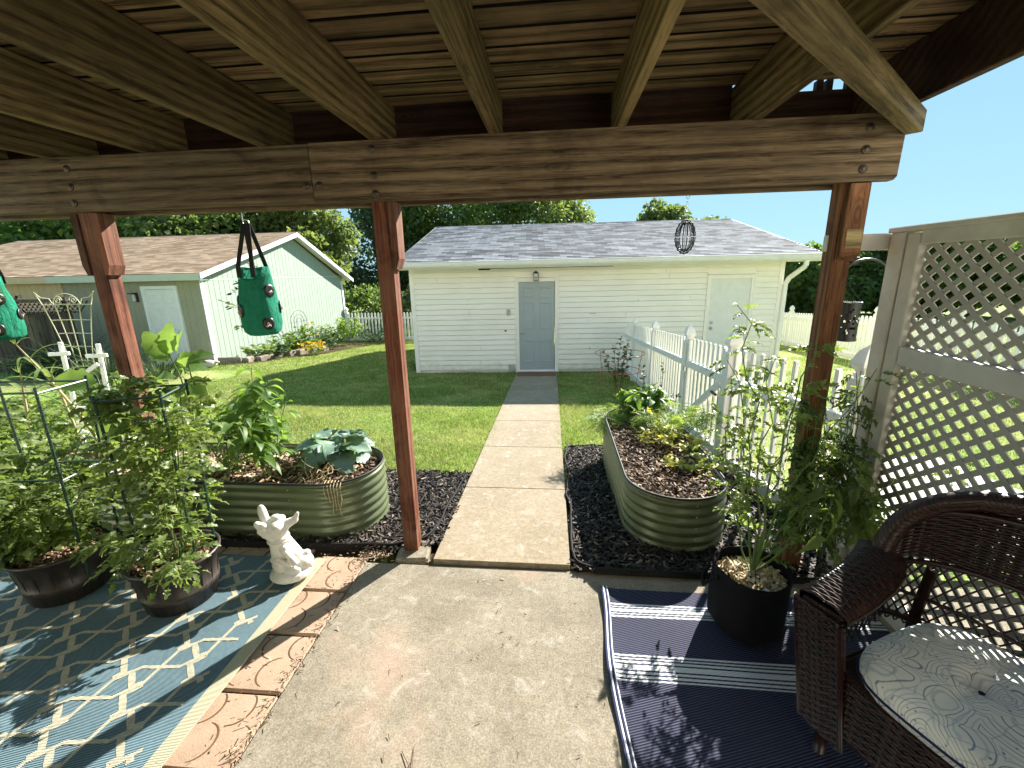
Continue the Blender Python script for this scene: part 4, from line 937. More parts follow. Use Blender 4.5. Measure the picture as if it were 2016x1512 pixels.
def slats(y0,y1,z0,z1):
    def fn(m):
        pz,py=.0735,.091; g=pz/py; w=.0240
        for s,x in ((1,-.0015),(-1,.0015)):
            c=-4.0
            while c<6:
                pts=[]
                for y in (y0,y1):
                    z=s*g*y+c
                    if z0<=z<=z1: pts.append((y,z))
                for z in (z0,z1):
                    y=(z-c)*s/g
                    if y0<y<y1: pts.append((y,z))
                if len(pts)>=2:
                    pts.sort(); a,b=pts[0],pts[-1]
                    if math.hypot(a[0]-b[0],a[1]-b[1])>.02: m.beam((x,LY(a[0]),a[1]),(x,LY(b[0]),b[1]),.006,w,(0,-s*g,1))
                c+=pz
    return fn
part('lattice_panel',M_LATT,ls,slats(.45,2.225,1.33,1.808)); part('lattice_panel',M_LATT,ls,slats(.45,2.225,.13,1.252))
part('header_board',M_LATTFR,ls,lambda m:m.box((-.165,LY(2.41),1.822),(.33,.035,.078),None,.004))
part('post_base',M_LATTFR,ls,lambda m:(m.box((0,LY(2.345),.10),(.13,.13,.2),None,.01)))

# ------------------------------------------------------------------ the house the deck belongs to, behind the camera
house=thing('house','two storey cream house at the back of the patio, carrying the deck','house',(-1.0,-1.86,0))
M_HOUSE=_vinyl('cream_house_siding',(.84,.80,.71),(.74,.69,.58))
def hwall(m):
    n=48; h=5.8/n; P=[]
    for k in range(n): z=k*h; P+=[(.0,z),(.016,z+.008),(.003,z+h*.98)]
    P.append((0,5.8)); P=np.array(P); V=np.zeros((len(P),2,3)); V[:,0,0]=-8.5; V[:,1,0]=8.5; V[:,:,1]=P[:,0,None]; V[:,:,2]=P[:,1,None]; m.grid(V[::-1])
    m.box((0,-3.6,2.9),(16.98,7.1,5.78))
part('wall',M_HOUSE,house,hwall)
part('roof',M_SHG,house,lambda m:m.yz_prism([(.55,5.72),(.55,5.9),(-3.6,8.0),(-7.8,5.9),(-7.8,5.72)],-8.9,8.9))
for x,z in ((-5.2,4.1),(3.6,4.1)):
    f=part('window',M_WTRIM,house,lambda m:m.box((x,.03,z),(1.25,.08,1.35),None,.006)); part('pane',M_DARK,f,lambda m:m.box((x,.072,z),(1.08,.01,1.18)))
f=part('patio_door',M_WTRIM,house,lambda m:m.box((.9,.03,1.06),(1.9,.08,2.1),None,.006)); part('pane',M_DARK,f,lambda m:m.box((.9,.072,1.06),(1.7,.01,1.9)))
# ------------------------------------------------------------------ raised beds
def stadium(hx,hy,r,n=10):
    P=[]
    for cx,cy,a0 in ((hx-r,hy-r,0),(-hx+r,hy-r,90),(-hx+r,-hy+r,180),(hx-r,-hy+r,270)):
        for k in range(n+1): a=R(a0+90*k/n); P.append((cx+r*math.cos(a),cy+r*math.sin(a),math.cos(a),math.sin(a)))
    return np.array(P)
def raised_bed(label,c,hx,hy,r,z0,z1,zs):
    root=thing('raised_bed',label,'raised bed',(c[0],c[1],z0)); H=z1-z0
    S=stadium(hx,hy,r)
    # straight runs get extra points so the metal reads flat between corners
    nz=99; zz=np.linspace(0,H,nz); t=zz/H*7; corr=.0125*np.abs(np.sin(np.pi*t))**1.5*(zz<H-.02)
    def wall(m,sgn,off):
        V=np.zeros((nz,len(S)+1,3))
        for j in range(len(S)+1):
            x,y,nx,ny=S[j%len(S)]; V[:,j,0]=x+nx*(corr+off); V[:,j,1]=y+ny*(corr+off); V[:,j,2]=zz
        m.grid(V if sgn>0 else V[::-1])
    part('wall_panel',M_BED,root,lambda m:wall(m,1,0),True)
    part('inner_wall',M_BEDIN,root,lambda m:wall(m,-1,-.006),True)
    P=np.array([(x+nx*.001,y+ny*.001,H) for x,y,nx,ny in S]); part('rim_trim',M_RUBBER,root,lambda m:m.tube(P,.0075,6,True),True)
    def soil(m):
        n=len(S); V=[[0,0,zs-z0+.02]]
        for k in (.5,1.0):
            for x,y,nx,ny in S: V.append([x*k-nx*.007,y*k-ny*.007,zs-z0+RNG.normal()*.006+.012*(1-k)])
        F=[[0,1+j,1+(j+1)%n] for j in range(n)]+[[1+j,1+n+j,1+n+(j+1)%n,1+(j+1)%n] for j in range(n)]; m.add(V,F)
    so_=part('soil',M_SOIL,root,soil)
    def ch(m):
        n=int(2600*hx*hy*4); P=np.stack([(RNG.random(n)*2-1)*hx,(RNG.random(n)*2-1)*hy],-1); k=inside(P,[(x*.97,y*.97) for x,y,_,_ in S]); P=P[k]; chips(m,np.column_stack([P,np.full(len(P),zs-z0+.022)+RNG.random(len(P))*.018]),.012,.05,.010,.005,.4)
    o=part('soil_mulch',M_SOILCHIP,root,ch); o['kind']='stuff'
    bm=MB(); bm.sphere((0,0,0),.0055,8,5,(1,.6,1)); bme=bm.mesh('bolt'); bme.materials.append(M_STEEL)
    return root,bme,H
def bolts(root,bme,H,cols):
    for (x,y,nx,ny) in cols:
        for k in range(6):
            o=bpy.data.objects.new('bolt',bme); link(o,root); o.location=(x+nx*.012,y+ny*.012,H*(k+.5)/6); o.rotation_euler=(0,0,math.atan2(nx,-ny))
bedL,bme,H=raised_bed('long sage green corrugated metal raised bed at the left, behind the statue and the pots',(-2.62,2.78),1.37,.33,.32,-.04,.40,.335)
bolts(bedL,bme,H,[(x,-.33,0,-1) for x in (.88,.32,-.24)]+[(1.345,.14,1,.05)])
bedR,bme,H=raised_bed('sage green corrugated metal raised bed at the right, between the path and the picket fence',(.80,3.38),.32,.92,.315,-.09,.365,.30)
bolts(bedR,bme,H,[(.06,-.92,0,-1),(-.32,-.2,-1,0),(-.32,.4,-1,0)])
# black plastic edging strips round the mulch
def ribbon(P,h,wob=0.0):
    def fn(m):
        P2=[]
        for a,b in zip(P[:-1],P[1:]):
            for k in range(8): t=k/8; P2.append((a[0]+(b[0]-a[0])*t,a[1]+(b[1]-a[1])*t))
        P2.append(P[-1]); P2=np.array(P2); P2[1:-1]+=RNG.normal(size=(len(P2)-2,2))*wob
        for _ in range(2): P2[1:-1]=(P2[:-2]+2*P2[1:-1]+P2[2:])/4
        V=np.zeros((len(P2),5,3)); tn=np.gradient(P2,axis=0); tn/=np.linalg.norm(tn,axis=1,keepdims=True); nn=np.stack([-tn[:,1],tn[:,0]],-1)
        for j,(dx,dz) in enumerate(((-.004,-.04),(-.004,h),(0,h+.006),(.004,h),(.004,-.04))):
            V[:,j,:2]=P2+nn*dx; V[:,j,2]=-SLOPE*np.maximum(0,P2[:,1]-2.25)+dz
        m.grid(V)
        q=np.column_stack([P2,-SLOPE*np.maximum(0,P2[:,1]-2.25)+h+.004]); m.tube(q,.008,6)
    return fn
tag(part('edging_strip',M_EDGE,None,ribbon([(-4.4,2.355),(-2.5,2.345),(-1.25,2.365),(-1.02,2.40),(-.86,2.47),(-.815,2.62),(-.82,3.1),(-.80,3.62)],.035,.012),True),'black plastic edging strip along the mulch left of the path','edging')
tag(part('edging_strip',M_EDGE,None,ribbon([(1.75,2.235),(.9,2.225),(.25,2.215),(.15,2.26),(.105,2.40),(.125,3.0),(.095,3.3),(.13,3.7),(.105,4.1),(.125,4.42),(.25,4.47),(.45,4.5)],.035,.014),True),'black plastic edging strip along the mulch right of the path','edging')

# ------------------------------------------------------------------ pavers, rugs
ARCS=[((-.13,.085),.075,-75,85),((.005,.085),.075,-85,75),((-.06,-.055),.075,-80,80),((.075,-.055),.075,-80,75),((.12,.085),.07,-80,60)]
PAV=[]
def paver_thing(x,y,s,seed,label,rz):
    t=thing('paver',label,'paver',(x,y,-.012),rz,'tan pavers beside the concrete slab')
    part('slab',M_PAVER,t,lambda m:m.box((0,0,-.02),(s-.012,s-.012,.045),None,.006))
    rg=np.random.default_rng(seed)
    def gro(m):
        for (cx,cy),r,a0,a1 in ARCS:
            f=rg.random()*16-8; fl=1 if seed%2 else -1
            a=np.radians(np.linspace(a0+f,a1+f,14)); wv=.0035*np.sin(np.linspace(0,np.pi,14))+.0008
            o=np.stack([fl*(cx+(r+wv)*np.cos(a)),cy+(r+wv)*np.sin(a),np.full(14,.0036)],-1); i=np.stack([fl*(cx+(r-wv)*np.cos(a)),cy+(r-wv)*np.sin(a),np.full(14,.0036)],-1)
            o[:,:2]=np.clip(o[:,:2],-s/2+.012,s/2-.012); i[:,:2]=np.clip(i[:,:2],-s/2+.012,s/2-.012); m.grid(np.stack([o,i],1))
    part('scroll_groove',M_GROOVE,t,gro)
    return t
ys_=[2.145,1.835,1.525,1.215,.905]
names=['tan scroll patterned paver touching the middle post footing, farthest of the strip','tan scroll patterned paver in the strip, second from the middle post','tan scroll patterned paver crossed by the post shadow in the middle of the strip','tan scroll patterned paver with an orange stain, second nearest of the strip','tan scroll patterned paver at the bottom edge, nearest of the strip']
for k,y in enumerate(ys_): paver_thing(-1.315,y,.308,k,names[k],random.uniform(-.012,.012))
part_gap=struct('paver_bed',lambda m:m.box((-2.9,.9,-.05),(3.47,3.0,.05)),M_SOILGAP)
for k in range(6): 
    paver_thing(-1.70-.31*k,2.30 if k else 2.30,.305,k+7,'shaded tan paver behind the teal rug along the raised bed',0)
def rug(name,label,x0,x1,y0,y1,mat,wv,z=.006):
    t=thing(name,label,'rug',((x0+x1)/2,(y0+y1)/2,0)); nx,ny=46,40
    def fn(m):
        V=np.zeros((ny,nx,3)); X=np.linspace(x0,x1,nx)-(x0+x1)/2; Y=np.linspace(y0,y1,ny)-(y0+y1)/2
        V[:,:,0]=X[None]; V[:,:,1]=Y[:,None]; V[:,:,2]=z+wv*(1+np.sin(X[None]*9+Y[:,None]*2.1)*np.sin(Y[:,None]*8+X[None]*1.7))*.5
        m.grid(V); 
    return t,fn
t,fn=rug('rug','teal rug with a cream trellis pattern under the two barrel planters',-4.3,-1.485,.55,2.245,M_RUGL,.004)
def world_uv_fix(o,cx,cy): pass
def rugz(x,y): return .006+.004*(1+np.sin(x*9+y*2.1)*np.sin(y*8+x*1.7))*.5
def strips(m):
    hx,hy=1.38,.83; cur=0
    def ribbon_(P,w):
        Q=[]
        for a,b in zip(P[:-1],P[1:]):
            k=max(1,int(math.dist(a,b)/.03))
            for i in range(k): Q.append((a[0]+(b[0]-a[0])*i/k,a[1]+(b[1]-a[1])*i/k))
        Q.append(P[-1]); Q=np.array(Q); tn=np.gradient(Q,axis=0); tn/=np.maximum(np.linalg.norm(tn,axis=1,keepdims=True),1e-9); nn=np.stack([-tn[:,1],tn[:,0]],-1)
        A=Q+nn*w/2; B=Q-nn*w/2
        for i in range(len(Q)-1):
            q=[A[i],B[i],B[i+1],A[i+1]]; q=np.array(q)
            if (np.abs(q[:,0])>hx).any() or (np.abs(q[:,1])>hy).any(): continue
            m.add(np.column_stack([q,rugz(q[:,0],q[:,1])+.0012+.0004*cur]),[[0,1,2,3]])
    e1=np.array([.7071,-.7071]); e2=np.array([.7071,.7071]); D=.233
    for k in range(-9,10):
        cur=0; P=[]                                             # broad bars with a stepped notch in every cell
        for j in range(-9,10):
            b=e2*D*k+e1*D*j
            for t,o in ((0,.06),(.40,.06),(.44,.20),(.49,.20),(.52,-.06),(.90,-.06),(.94,-.20),(.98,-.20)): P.append(tuple(b+e1*D*t+e2*D*o))
        ribbon_(P,.027)
        for off,sg in ((0.0,1),(.46,-1)):                       # thin paired lines the other way, crossing between the bars
            cur=1 if off==0 else 2; P=[]
            for j in range(-9,10):
                b=e1*D*(k+off)+e2*D*j; o0,o1=(0,.46) if j%2 else (.46,0)
                for t,o in ((.0,o0),(.22,o0),(.34,o0+(o1-o0)*.22),(.66,o0+(o1-o0)*.78),(.78,o1),(.9,o1)): P.append(tuple(b+e2*D*t+e1*D*o*sg))
            ribbon_(P,.017)
def field(m): fn(m); m.cur=1; strips(m)
o=part('field',[M_RUGL,M_RUGC],t,field,True)
part('border',M_RUGB,t,lambda m:(m.box((1.4425,0,.0065),(.07,1.695,.007),None,.002)))
t2,fn2=rug('rug','navy blue striped rug under the wicker chair and the grow bag',.262,2.2,-.3,2.095,M_RUGR,.007)
nr=fn2
def navy(m):
    x0,x1,y0,y1=.262,1.60,.1,2.095; nx,ny=40,70; cx,cy=t2.location.x,t2.location.y
    X=np.linspace(x0,x1,nx); Y=np.linspace(y0,y1,ny); V=np.zeros((ny,nx,3))
    sk_=(.012*np.sin(Y*7.0))[:,None]*(1-np.linspace(0,1,nx))[None]**3
    V[:,:,0]=X[None]-cx+sk_-(2.1-Y)[:,None]*.014*0; V[:,:,1]=Y[:,None]-cy-.006*np.linspace(0,1,nx)[None]
    V[:,:,2]=.006+.006*(1+np.sin(X[None]*6+Y[:,None]*5)*np.sin(Y[:,None]*11))*.5+.012*np.exp(-((X[None]-x0)/.03)**2)*(np.sin(Y*13)[:,None]*.5+.5)
    m.grid(V)
o=part('field',M_RUGR,t2,navy,True)
def pipe(m,dx,r,z):
    Y=np.linspace(.1,2.095,80); m.tube(np.column_stack([.262+dx-t2.location.x+.012*np.sin(Y*7.0),Y-t2.location.y,.010+.012*(np.sin(Y*13)*.5+.5)+z+0*Y]),r,6)
part('piping',M_PIPE,t2,lambda m:(pipe(m,-.002,.0055,0),pipe(m,.016,.004,0)),True); part('edge_cord',M_NAVY,t2,lambda m:(pipe(m,-.011,.0045,-.002),pipe(m,.008,.004,.001)),True)

# ------------------------------------------------------------------ planters
def barrel(name,label,loc,r0,r1,h):
    t=thing(name,label,'planter',loc)
    part('tub',M_BARREL,t,lambda m:m.lathe([(r0,0),(r0+.3*(r1-r0),h*.25),(r0+.32*(r1-r0)+.004,h*.26),(r0+.42*(r1-r0)+.004,h*.38),(r0+.42*(r1-r0),h*.39),(r1-.012,h*.80),(r1-.004,h*.81),(r1,h*.93),(r1+.010,h*.94),(r1+.012,h),(r1-.004,h),(r1-.012,h*.75),(r1-.02,h*.72)],40),True)
    part('soil',M_SOIL,t,lambda m:m.lathe([(r1-.016,h*.80),(r1*.6,h*.84),(.01,h*.86)],32),True)
    o=part('soil_mulch',M_SOILCHIP,t,lambda m:chips(m,np.array([(rr*math.cos(a),rr*math.sin(a),h*.86+.01) for rr,a in zip((r1-.03)*np.sqrt(RNG.random(420)),RNG.random(420)*6.283)]),.01,.045,.009,.005,.5)); o['kind']='stuff'
    def staves(m):
        for k in range(18): a=k*2*math.pi/18+.1; m.tube([((r0+.001)*math.cos(a),(r0+.001)*math.sin(a),.01),((r1-.002)*math.cos(a),(r1-.002)*math.sin(a),h*.92)],.002,4)
    part('stave_joint',M_BLACK,t,staves)
    return t
barrel('barrel_planter','dark barrel style planter with tomato stems, nearer the statue',(-2.055,1.875,.012),.165,.205,.275)
barrel('barrel_planter','dark barrel style planter overflowing with tomato leaves, farther left on the teal rug',(-2.77,1.90,.012),.175,.215,.28)
for (x,y,z,lb) in ((-1.99,1.715,.25,'white plant tag stuck in the barrel planter nearer the statue'),(-2.70,1.74,.25,'white plant tag stuck in the left barrel planter')):
    tag(part('plant_tag',M_WHITETAG,None,lambda m:m.box((x,y,z),(.016,.002,.07),Matrix.Rotation(.45,4,'X')@Matrix.Rotation(-.35,4,'Y'))),lb,'plant tag')
bag=thing('grow_bag','black fabric grow bag holding the tomato plant on the navy rug','grow bag',(.945,1.905,.016))
def bagw(m):
    n=44; a=np.arange(n+1)*2*np.pi/n; prof=[(.150,0),(.168,.02),(.172,.12),(.168,.24),(.170,.30),(.166,.312),(.160,.30),(.155,.22)]
    V=np.zeros((len(prof),n+1,3))
    for i,(r,z) in enumerate(prof):
        rr=r*(1+.03*np.sin(a*3+i*.4)+.018*np.sin(a*7+i)); V[i,:,0]=rr*np.cos(a); V[i,:,1]=rr*np.sin(a); V[i,:,2]=z+.008*np.sin(a*2+1)*(i>2)
    m.grid(V)
part('fabric_wall',M_FELT,bag,bagw,True); part('handle',M_FELT,bag,lambda m:(m.tube([(-.165,-.04,.27),(-.19,-.03,.25),(-.215,-.0,.20),(-.205,.04,.22),(-.17,.06,.27)],.011,6)),True)
part('soil',M_SOIL,bag,lambda m:m.lathe([(.162,.235),(.09,.25),(.004,.252)],32),True)
o=part('bark_chips',M_STRAW,bag,lambda m:chips(m,np.array([(rr*math.cos(a),rr*math.sin(a),.257) for rr,a in zip(.15*np.sqrt(RNG.random(420)),RNG.random(420)*6.283)]),.01,.05,.011,.005,.5)); o['kind']='stuff'

# ------------------------------------------------------------------ statue
st=thing('gargoyle_statue','white plaster winged gargoyle statue sitting at the rug corner','statue',(-1.550,2.075,.012),R(0))
def blob(m,a,b,r0,r1,k=7):
    a=np.array(a);b=np.array(b)
    for i in range(k): t=i/(k-1); m.sphere(a+(b-a)*t,r0+(r1-r0)*t,14,9)
def gar_(m):
    E=lambda c,r,sc,rot=None:m.sphere(c,r,18,12,sc,rot)
    E((.012,0,.030),.118,(1.1,1.0,.30)); E((.020,.0,.045),.112,(1.06,.98,.30))
    E((.082,.03,.085),.062,(1.05,1.0,.85)); E((.05,-.045,.075),.040,(1.5,.7,.7)); E((-.025,-.01,.10),.066,(1,1,1))
    blob(m,(-.03,-.005,.09),(-.035,-.005,.26),.062,.056,9); blob(m,(.06,.03,.10),(.0,.015,.23),.048,.040)
    E((-.03,-.005,.135),.068,(1.04,1.04,.30)); E((-.034,-.005,.262),.066,(1.05,1.02,.30)); E((-.028,-.005,.283),.058,(1.1,1.05,.34))
    # wing folded over the right shoulder, arm across the belly
    E((.012,-.03,.215),.052,(1.25,.55,.55),Matrix.Rotation(.7,4,'Y')); E((.045,.0,.185),.045,(1.2,.9,.6),Matrix.Rotation(.85,4,'Y')); blob(m,(.03,-.05,.20),(.075,-.045,.13),.018,.022); blob(m,(-.02,-.062,.16),(.05,-.065,.125),.016,.014)
    E((.10,.05,.13),.026,(1,1,1))
    # raised head, muzzle up to the left, horn, two ears
    blob(m,(-.03,-.01,.285),(-.035,-.012,.325),.050,.052); E((-.03,-.015,.345),.066,(1.12,1.0,.92)); E((-.065,-.045,.335),.042,(1.05,1,.9))
    blob(m,(-.06,-.045,.335),(-.108,-.062,.392),.038,.022,8); blob(m,(-.05,-.045,.315),(-.098,-.062,.35),.034,.022); E((-.112,-.064,.398),.020,(1,1,1)); E((-.075,-.065,.385),.020,(1.2,1,1))
    blob(m,(-.085,-.02,.375),(-.112,-.005,.455),.028,.026,9); E((-.116,-.003,.462),.026,(.9,.8,1.25))
    blob(m,(.02,.005,.36),(.075,.022,.385),.032,.022); blob(m,(.072,.02,.382),(.094,.03,.425),.022,.011,8); E((-.03,.0,.405),.030,(1.2,1,.8)); E((-.0,-.055,.365),.024,(1.3,.8,1)); E((-.012,.02,.395),.026,(1,1,.8))
    blob(m,(.11,.04,.06),(.06,.09,.05),.034,.028); blob(m,(.06,.09,.05),(-.05,.085,.045),.028,.02)
so2=part('figure',M_STATUE,st,gar_,True); so2.scale=(.92,.92,.93)
md=so2.modifiers.new('remesh','REMESH'); md.mode='VOXEL'; md.voxel_size=.0048; md.use_smooth_shade=True
ms_=so2.modifiers.new('smooth','SMOOTH'); ms_.factor=.5; ms_.iterations=2

# ------------------------------------------------------------------ hanging planters
def hang(label,x,y,ztop,zbag,r,h,sd,full=True):
    t=thing('hanging_planter',label,'hanging planter',(x,y,zbag)); rg=np.random.default_rng(sd)
    n=40; a=np.arange(n+1)*2*np.pi/n; prof=[(.02,0.0),(r*.72,.004),(r*.93,.025),(r*1.0,.07),(r*1.03,.15),(r*.97,.25),(r*.90,.33),(r*.84,h),(r*.82,h)]
    def w(m):
        V=np.zeros((len(prof),n+1,3))
        for i,(q,z) in enumerate(prof):
            flat=1-.10*np.abs(np.sin(a))*(i>4); rr=q*(1+.035*np.sin(a*5+i*.9+sd)+.03*np.sin(a*3-i*.6)+.015*np.sin(a*11+i*1.7))*flat; V[i,:,0]=rr*np.cos(a); V[i,:,1]=rr*np.sin(a)*(1-.22*(i>5)); V[i,:,2]=z+.01*np.cos(a*2+.5)*(i>5)
        m.grid(V)
    part('bag',M_BAG,t,w,True)
    part('soil',M_SOIL,t,lambda m:m.lathe([(r*.8,h-.06),(.004,h-.05)],20))
    for az,z in ((-18,.26),(-38,.075),(35,.16),(200,.20),(165,.30),(238,.15),(-80,.40) if False else (120,.1)):
        A=R(az); q=r*1.02 if z<.2 else r*.97
        mm=MB(); mm.lathe([(.033,0),(.033,.004),(.022,.006),(.004,.003)],16); V=mm.v[-1]; Xd=np.array([-math.sin(A),math.cos(A),0]); Nd=np.array([math.cos(A),math.sin(A),0]); mm.v[-1]=V[:,:1]*Xd+V[:,1:2]*np.array([0,0,1.15])+V[:,2:]*Nd+Nd*(q-.002)+np.array([0,0,z])
        o=mm.build('planting_hole',M_BLACK,t,True); mm=MB(); chips(mm,np.array([Nd*(q+.008)+np.array([0,0,z-.008])+rg.normal(size=3)*.006 for _ in range(7)]),.01,.03,.004,.003,1.0); mm.build('dry_root',M_STRAW,o)
    top=np.array([0,0,ztop-zbag-.06])
    for s in (-1,1):
        def strap(m):
            p0=np.array([-r*.45*1,s*r*.62,h-.05]); p1=np.array([-r*.45,s*r*.60,h+.01]); p2=np.array([-.012*1,s*.004,top[2]])
            q0=np.array([r*.35,s*r*.62,h-.05]); q1=np.array([r*.35,s*r*.6,h+.01]); q2=np.array([.012,s*.004,top[2]])
            for A_,B_ in ((p0,p1),(p1,p2),(q0,q1),(q1,q2)): m.beam(A_,B_,.026,.003,(0,s,.2))
        part('strap',M_STRAP,t,strap)
    def hook(m):
        z=top[2]; a=np.linspace(-.5*np.pi,1.0*np.pi,14); m.tube(np.column_stack([.018*np.cos(a),0*a,z+.002+.018*np.sin(a)]),.0028,6); b=np.linspace(np.pi,-.4*np.pi,12); m.tube(np.column_stack([-.018+0*b+.0,0*b,z+np.linspace(0,.065,12)]),.0028,6)
    part('hook',M_STEEL,t,hook,True)
    return t
h1=hang('green hanging planter bag with black holes hung from the beam left of the middle post',-1.735,2.455,2.076,1.385,.105,.385,1)
h2=hang('green hanging planter bag cut off by the left edge of the picture',-3.52,2.455,2.076,1.365,.112,.40,2)
def sprig(label,loc,d,L,n,seed):
    rg=np.random.default_rng(seed); stt=[]
    for k in range(3): stt.append((wander((0,0,0),np.array(d)+rg.normal(size=3)*.3,L*(.6+.5*rg.random()),6,.14,.02,rg),.0018))
    return plant('trailing_plant',label,'plant',loc,stt,OVAL,L_VINE,S_BRN,n,(.026,.042),.1,.5,.25,petiole=.012)
sprig('round leaved sprig growing from lower left of the hanging planter near the middle post',(-1.80,2.42,1.535),(-1,-.15,.25),.20,18,1)
sprig('small dark sprig growing from upper left of the hanging planter near the middle post',(-1.80,2.43,1.68),(-.8,-.1,.1),.07,9,2)
sprig('tiny green shoot peeking over the rim of the hanging planter by the middle post',(-1.72,2.45,1.74),(-.1,0,1),.07,5,3)
sprig('pale shoot growing from a hole of the hanging planter at the left edge',(-3.41,2.40,1.64),(.9,-.2,.1),.07,6,4)

# ------------------------------------------------------------------ wind spinner, hook lantern
ws=thing('wind_spinner','black scalloped metal wind spinner hanging on a chain from the beam','wind spinner',(.672,2.455,1.875))
for k in range(7):
    A=R(k*180/7+12); s=1.0-.0*k
    def ring(m,sc):
        th=np.linspace(0,2*np.pi,97)[:-1]; rr=sc*(1+.06*np.abs(np.sin(th*9))); X=.047*rr*np.cos(th); Z=.080*rr*np.sin(th); m.tube(np.column_stack([X*math.cos(A),X*math.sin(A),Z]),.0027,5,True)
    part('scalloped_ring',M_BLACK,ws,lambda m:ring(m,1.0 if k%2==0 else .86),True)
part('spindle',M_STEEL,ws,lambda m:m.tube([(0,0,-.07),(0,0,.085)],.002,6))
def chain(m):
    z=.088
    for k in range(6):
        a=np.linspace(0,2*np.pi,13)[:-1]; X=.005*np.cos(a); Z=.011*np.sin(a); m.tube(np.column_stack([X*(k%2==0),X*(k%2==1),z+.009+Z]),.0012,4,True); z+=.0165
    a=np.linspace(-1.2*np.pi,.5*np.pi,14); m.tube(np.column_stack([.008*np.cos(a),0*a,z+.006+.009*np.sin(a)]),.0014,5)
part('chain',M_STEEL,ws,chain,True)
hk=thing('hook_pole','black curved shepherd hook rising behind the lattice post','garden hook',(1.80,2.62,-.03))
def hookp(m):
    P=[(.015,0,0),(.012,0,1.2),(.005,0,1.655)]
    for k in range(13): a=k/12*math.pi*.93; P.append((-.115+.118*math.cos(a),0,1.675+.10*math.sin(a)))
    P+=[(-.235,0,1.65),(-.25,0,1.645)]; m.tube(P,.0062,8)
part('rod',M_BLACK,hk,hookp,True)
lt=thing('hanging_lantern','dark perforated metal cylinder lantern hanging beside the right deck post','lantern',(1.635,2.62,1.305))
def cyl(m):
    n=30; nz=16; rr=.05; z=np.linspace(0,.205,nz+1); a=np.arange(n+1)*2*np.pi/n
    V=np.stack([np.broadcast_to(rr*np.cos(a),(nz+1,n+1)),np.broadcast_to(rr*np.sin(a),(nz+1,n+1)),np.broadcast_to(z[:,None],(nz+1,n+1))],-1).reshape(-1,3); F=[]
    rg=np.random.default_rng(5)
    for i in range(nz):
        for j in range(n):
            if 1<i<nz-2 and rg.random()<.22: continue
            F.append([i*(n+1)+j,i*(n+1)+j+1,(i+1)*(n+1)+j+1,(i+1)*(n+1)+j])
    m.add(V,F); m.lathe([(.053,.2),(.053,.212),(.05,.212)],n,(0,0,0),False); m.lathe([(.05,-.004),(.053,0),(.053,.01)],n,(0,0,0),False)
part('shade',M_BLACK,lt,cyl); part('hanger',M_BLACK,lt,lambda m:(m.tube([(-.05,0,.21),(-.02,0,.30),(-.02,0,.34)],.0015,4),m.tube([(.05,0,.21),(-.02,0,.30)],.0015,4)))

# ------------------------------------------------------------------ wicker chair
ch=thing('wicker_chair','dark brown woven wicker armchair with an open lattice back by the lattice screen','chair',(1.322,1.188,.012),R(-65))
ZS=lambda s:.60+.355*max(0,math.cos(s*math.pi/2))**.62
def bk(s,z):
    x=.40*math.sin(s*math.pi/2*.98)*(1+.05*(z-.5)); y=.10+.155*math.cos(s*math.pi/2)**.9 if abs(s)<1 else .10; return np.array([x,y+.07*(z-.42),z])
SS=np.linspace(-1,1,41)
def weave_surf(m,S,rows,cols,r,amp,u0=0,u1=1):
    """strands along u, passing over and under the uprights"""
    us=np.linspace(u0,u1,cols*2+1)
    for k in range(rows):
        v=(k+.5)/rows; P=np.array([S(u,v) for u in us]); Pu=np.gradient(P,axis=0); Pv=np.array([S(u,min(1,v+.02)) for u in us])-np.array([S(u,max(0,v-.02)) for u in us])
        N=np.cross(Pu,Pv); N/=np.maximum(np.linalg.norm(N,axis=1,keepdims=True),1e-9); s=np.where((np.arange(len(us))//2+k)%2==0,1,-1)*np.where(np.arange(len(us))%2==0,1,.0)
        m.tube(P+N*(amp*s)[:,None],r,5,cap=False)
def Sback(u,v):
    s=-1+2*u; zt=ZS(s); zb=max(.565,zt-.275*math.cos(s*math.pi/2)**.6-.02) if abs(s)<.97 else .575
    return bk(s,zb+(zt-zb)*v)+np.array([0,-.002,0])
def upper(m): weave_surf(m,Sback,26,30,.0062,.0042)
part('backrest',M_WROD,ch,upper,True)
def ribs(m):
    for k in range(31): m.tube(np.array([Sback(min(.99,max(.01,k/30)),v) for v in (0,.5,1)]),.004,5)
part('back_ribs',M_WROD,ch,ribs,True)
part('back_rim',M_WICK,ch,lambda m:m.tube(np.array([bk(s,ZS(s)-.012) for s in SS])+np.array([0,.0,.0]),.036,12),True)
part('back_band',M_WROD,ch,lambda m:m.tube(np.array([bk(s,ZS(s)-.075*math.cos(s*math.pi/2)) for s in SS])+np.array([0,-.008,0]),.012,8),True)
part('back_rail',M_WROD,ch,lambda m:(m.tube(np.array([bk(s,.555+.10*math.cos(s*math.pi/2)) for s in SS]),.012,8),m.tube(np.array([bk(s,.37) for s in SS]),.013,8),m.tube(np.array([bk(s,.475) for s in SS]),.008,8)),True)
def weave(m):
    for k in range(34):
        for d in (1,-1):
            s0=-1.15+k*2.3/33; P=[]
            for t in np.linspace(0,1,9):
                s=s0+d*t*.42
                if abs(s)<.985: P.append(bk(s,.345+t*(.235+.10*math.cos(s*math.pi/2)))+np.array([0,d*.003,0]))
            if len(P)>2: m.tube(np.array(P),.0034,5)
part('back_lattice',M_WROD,ch,weave)
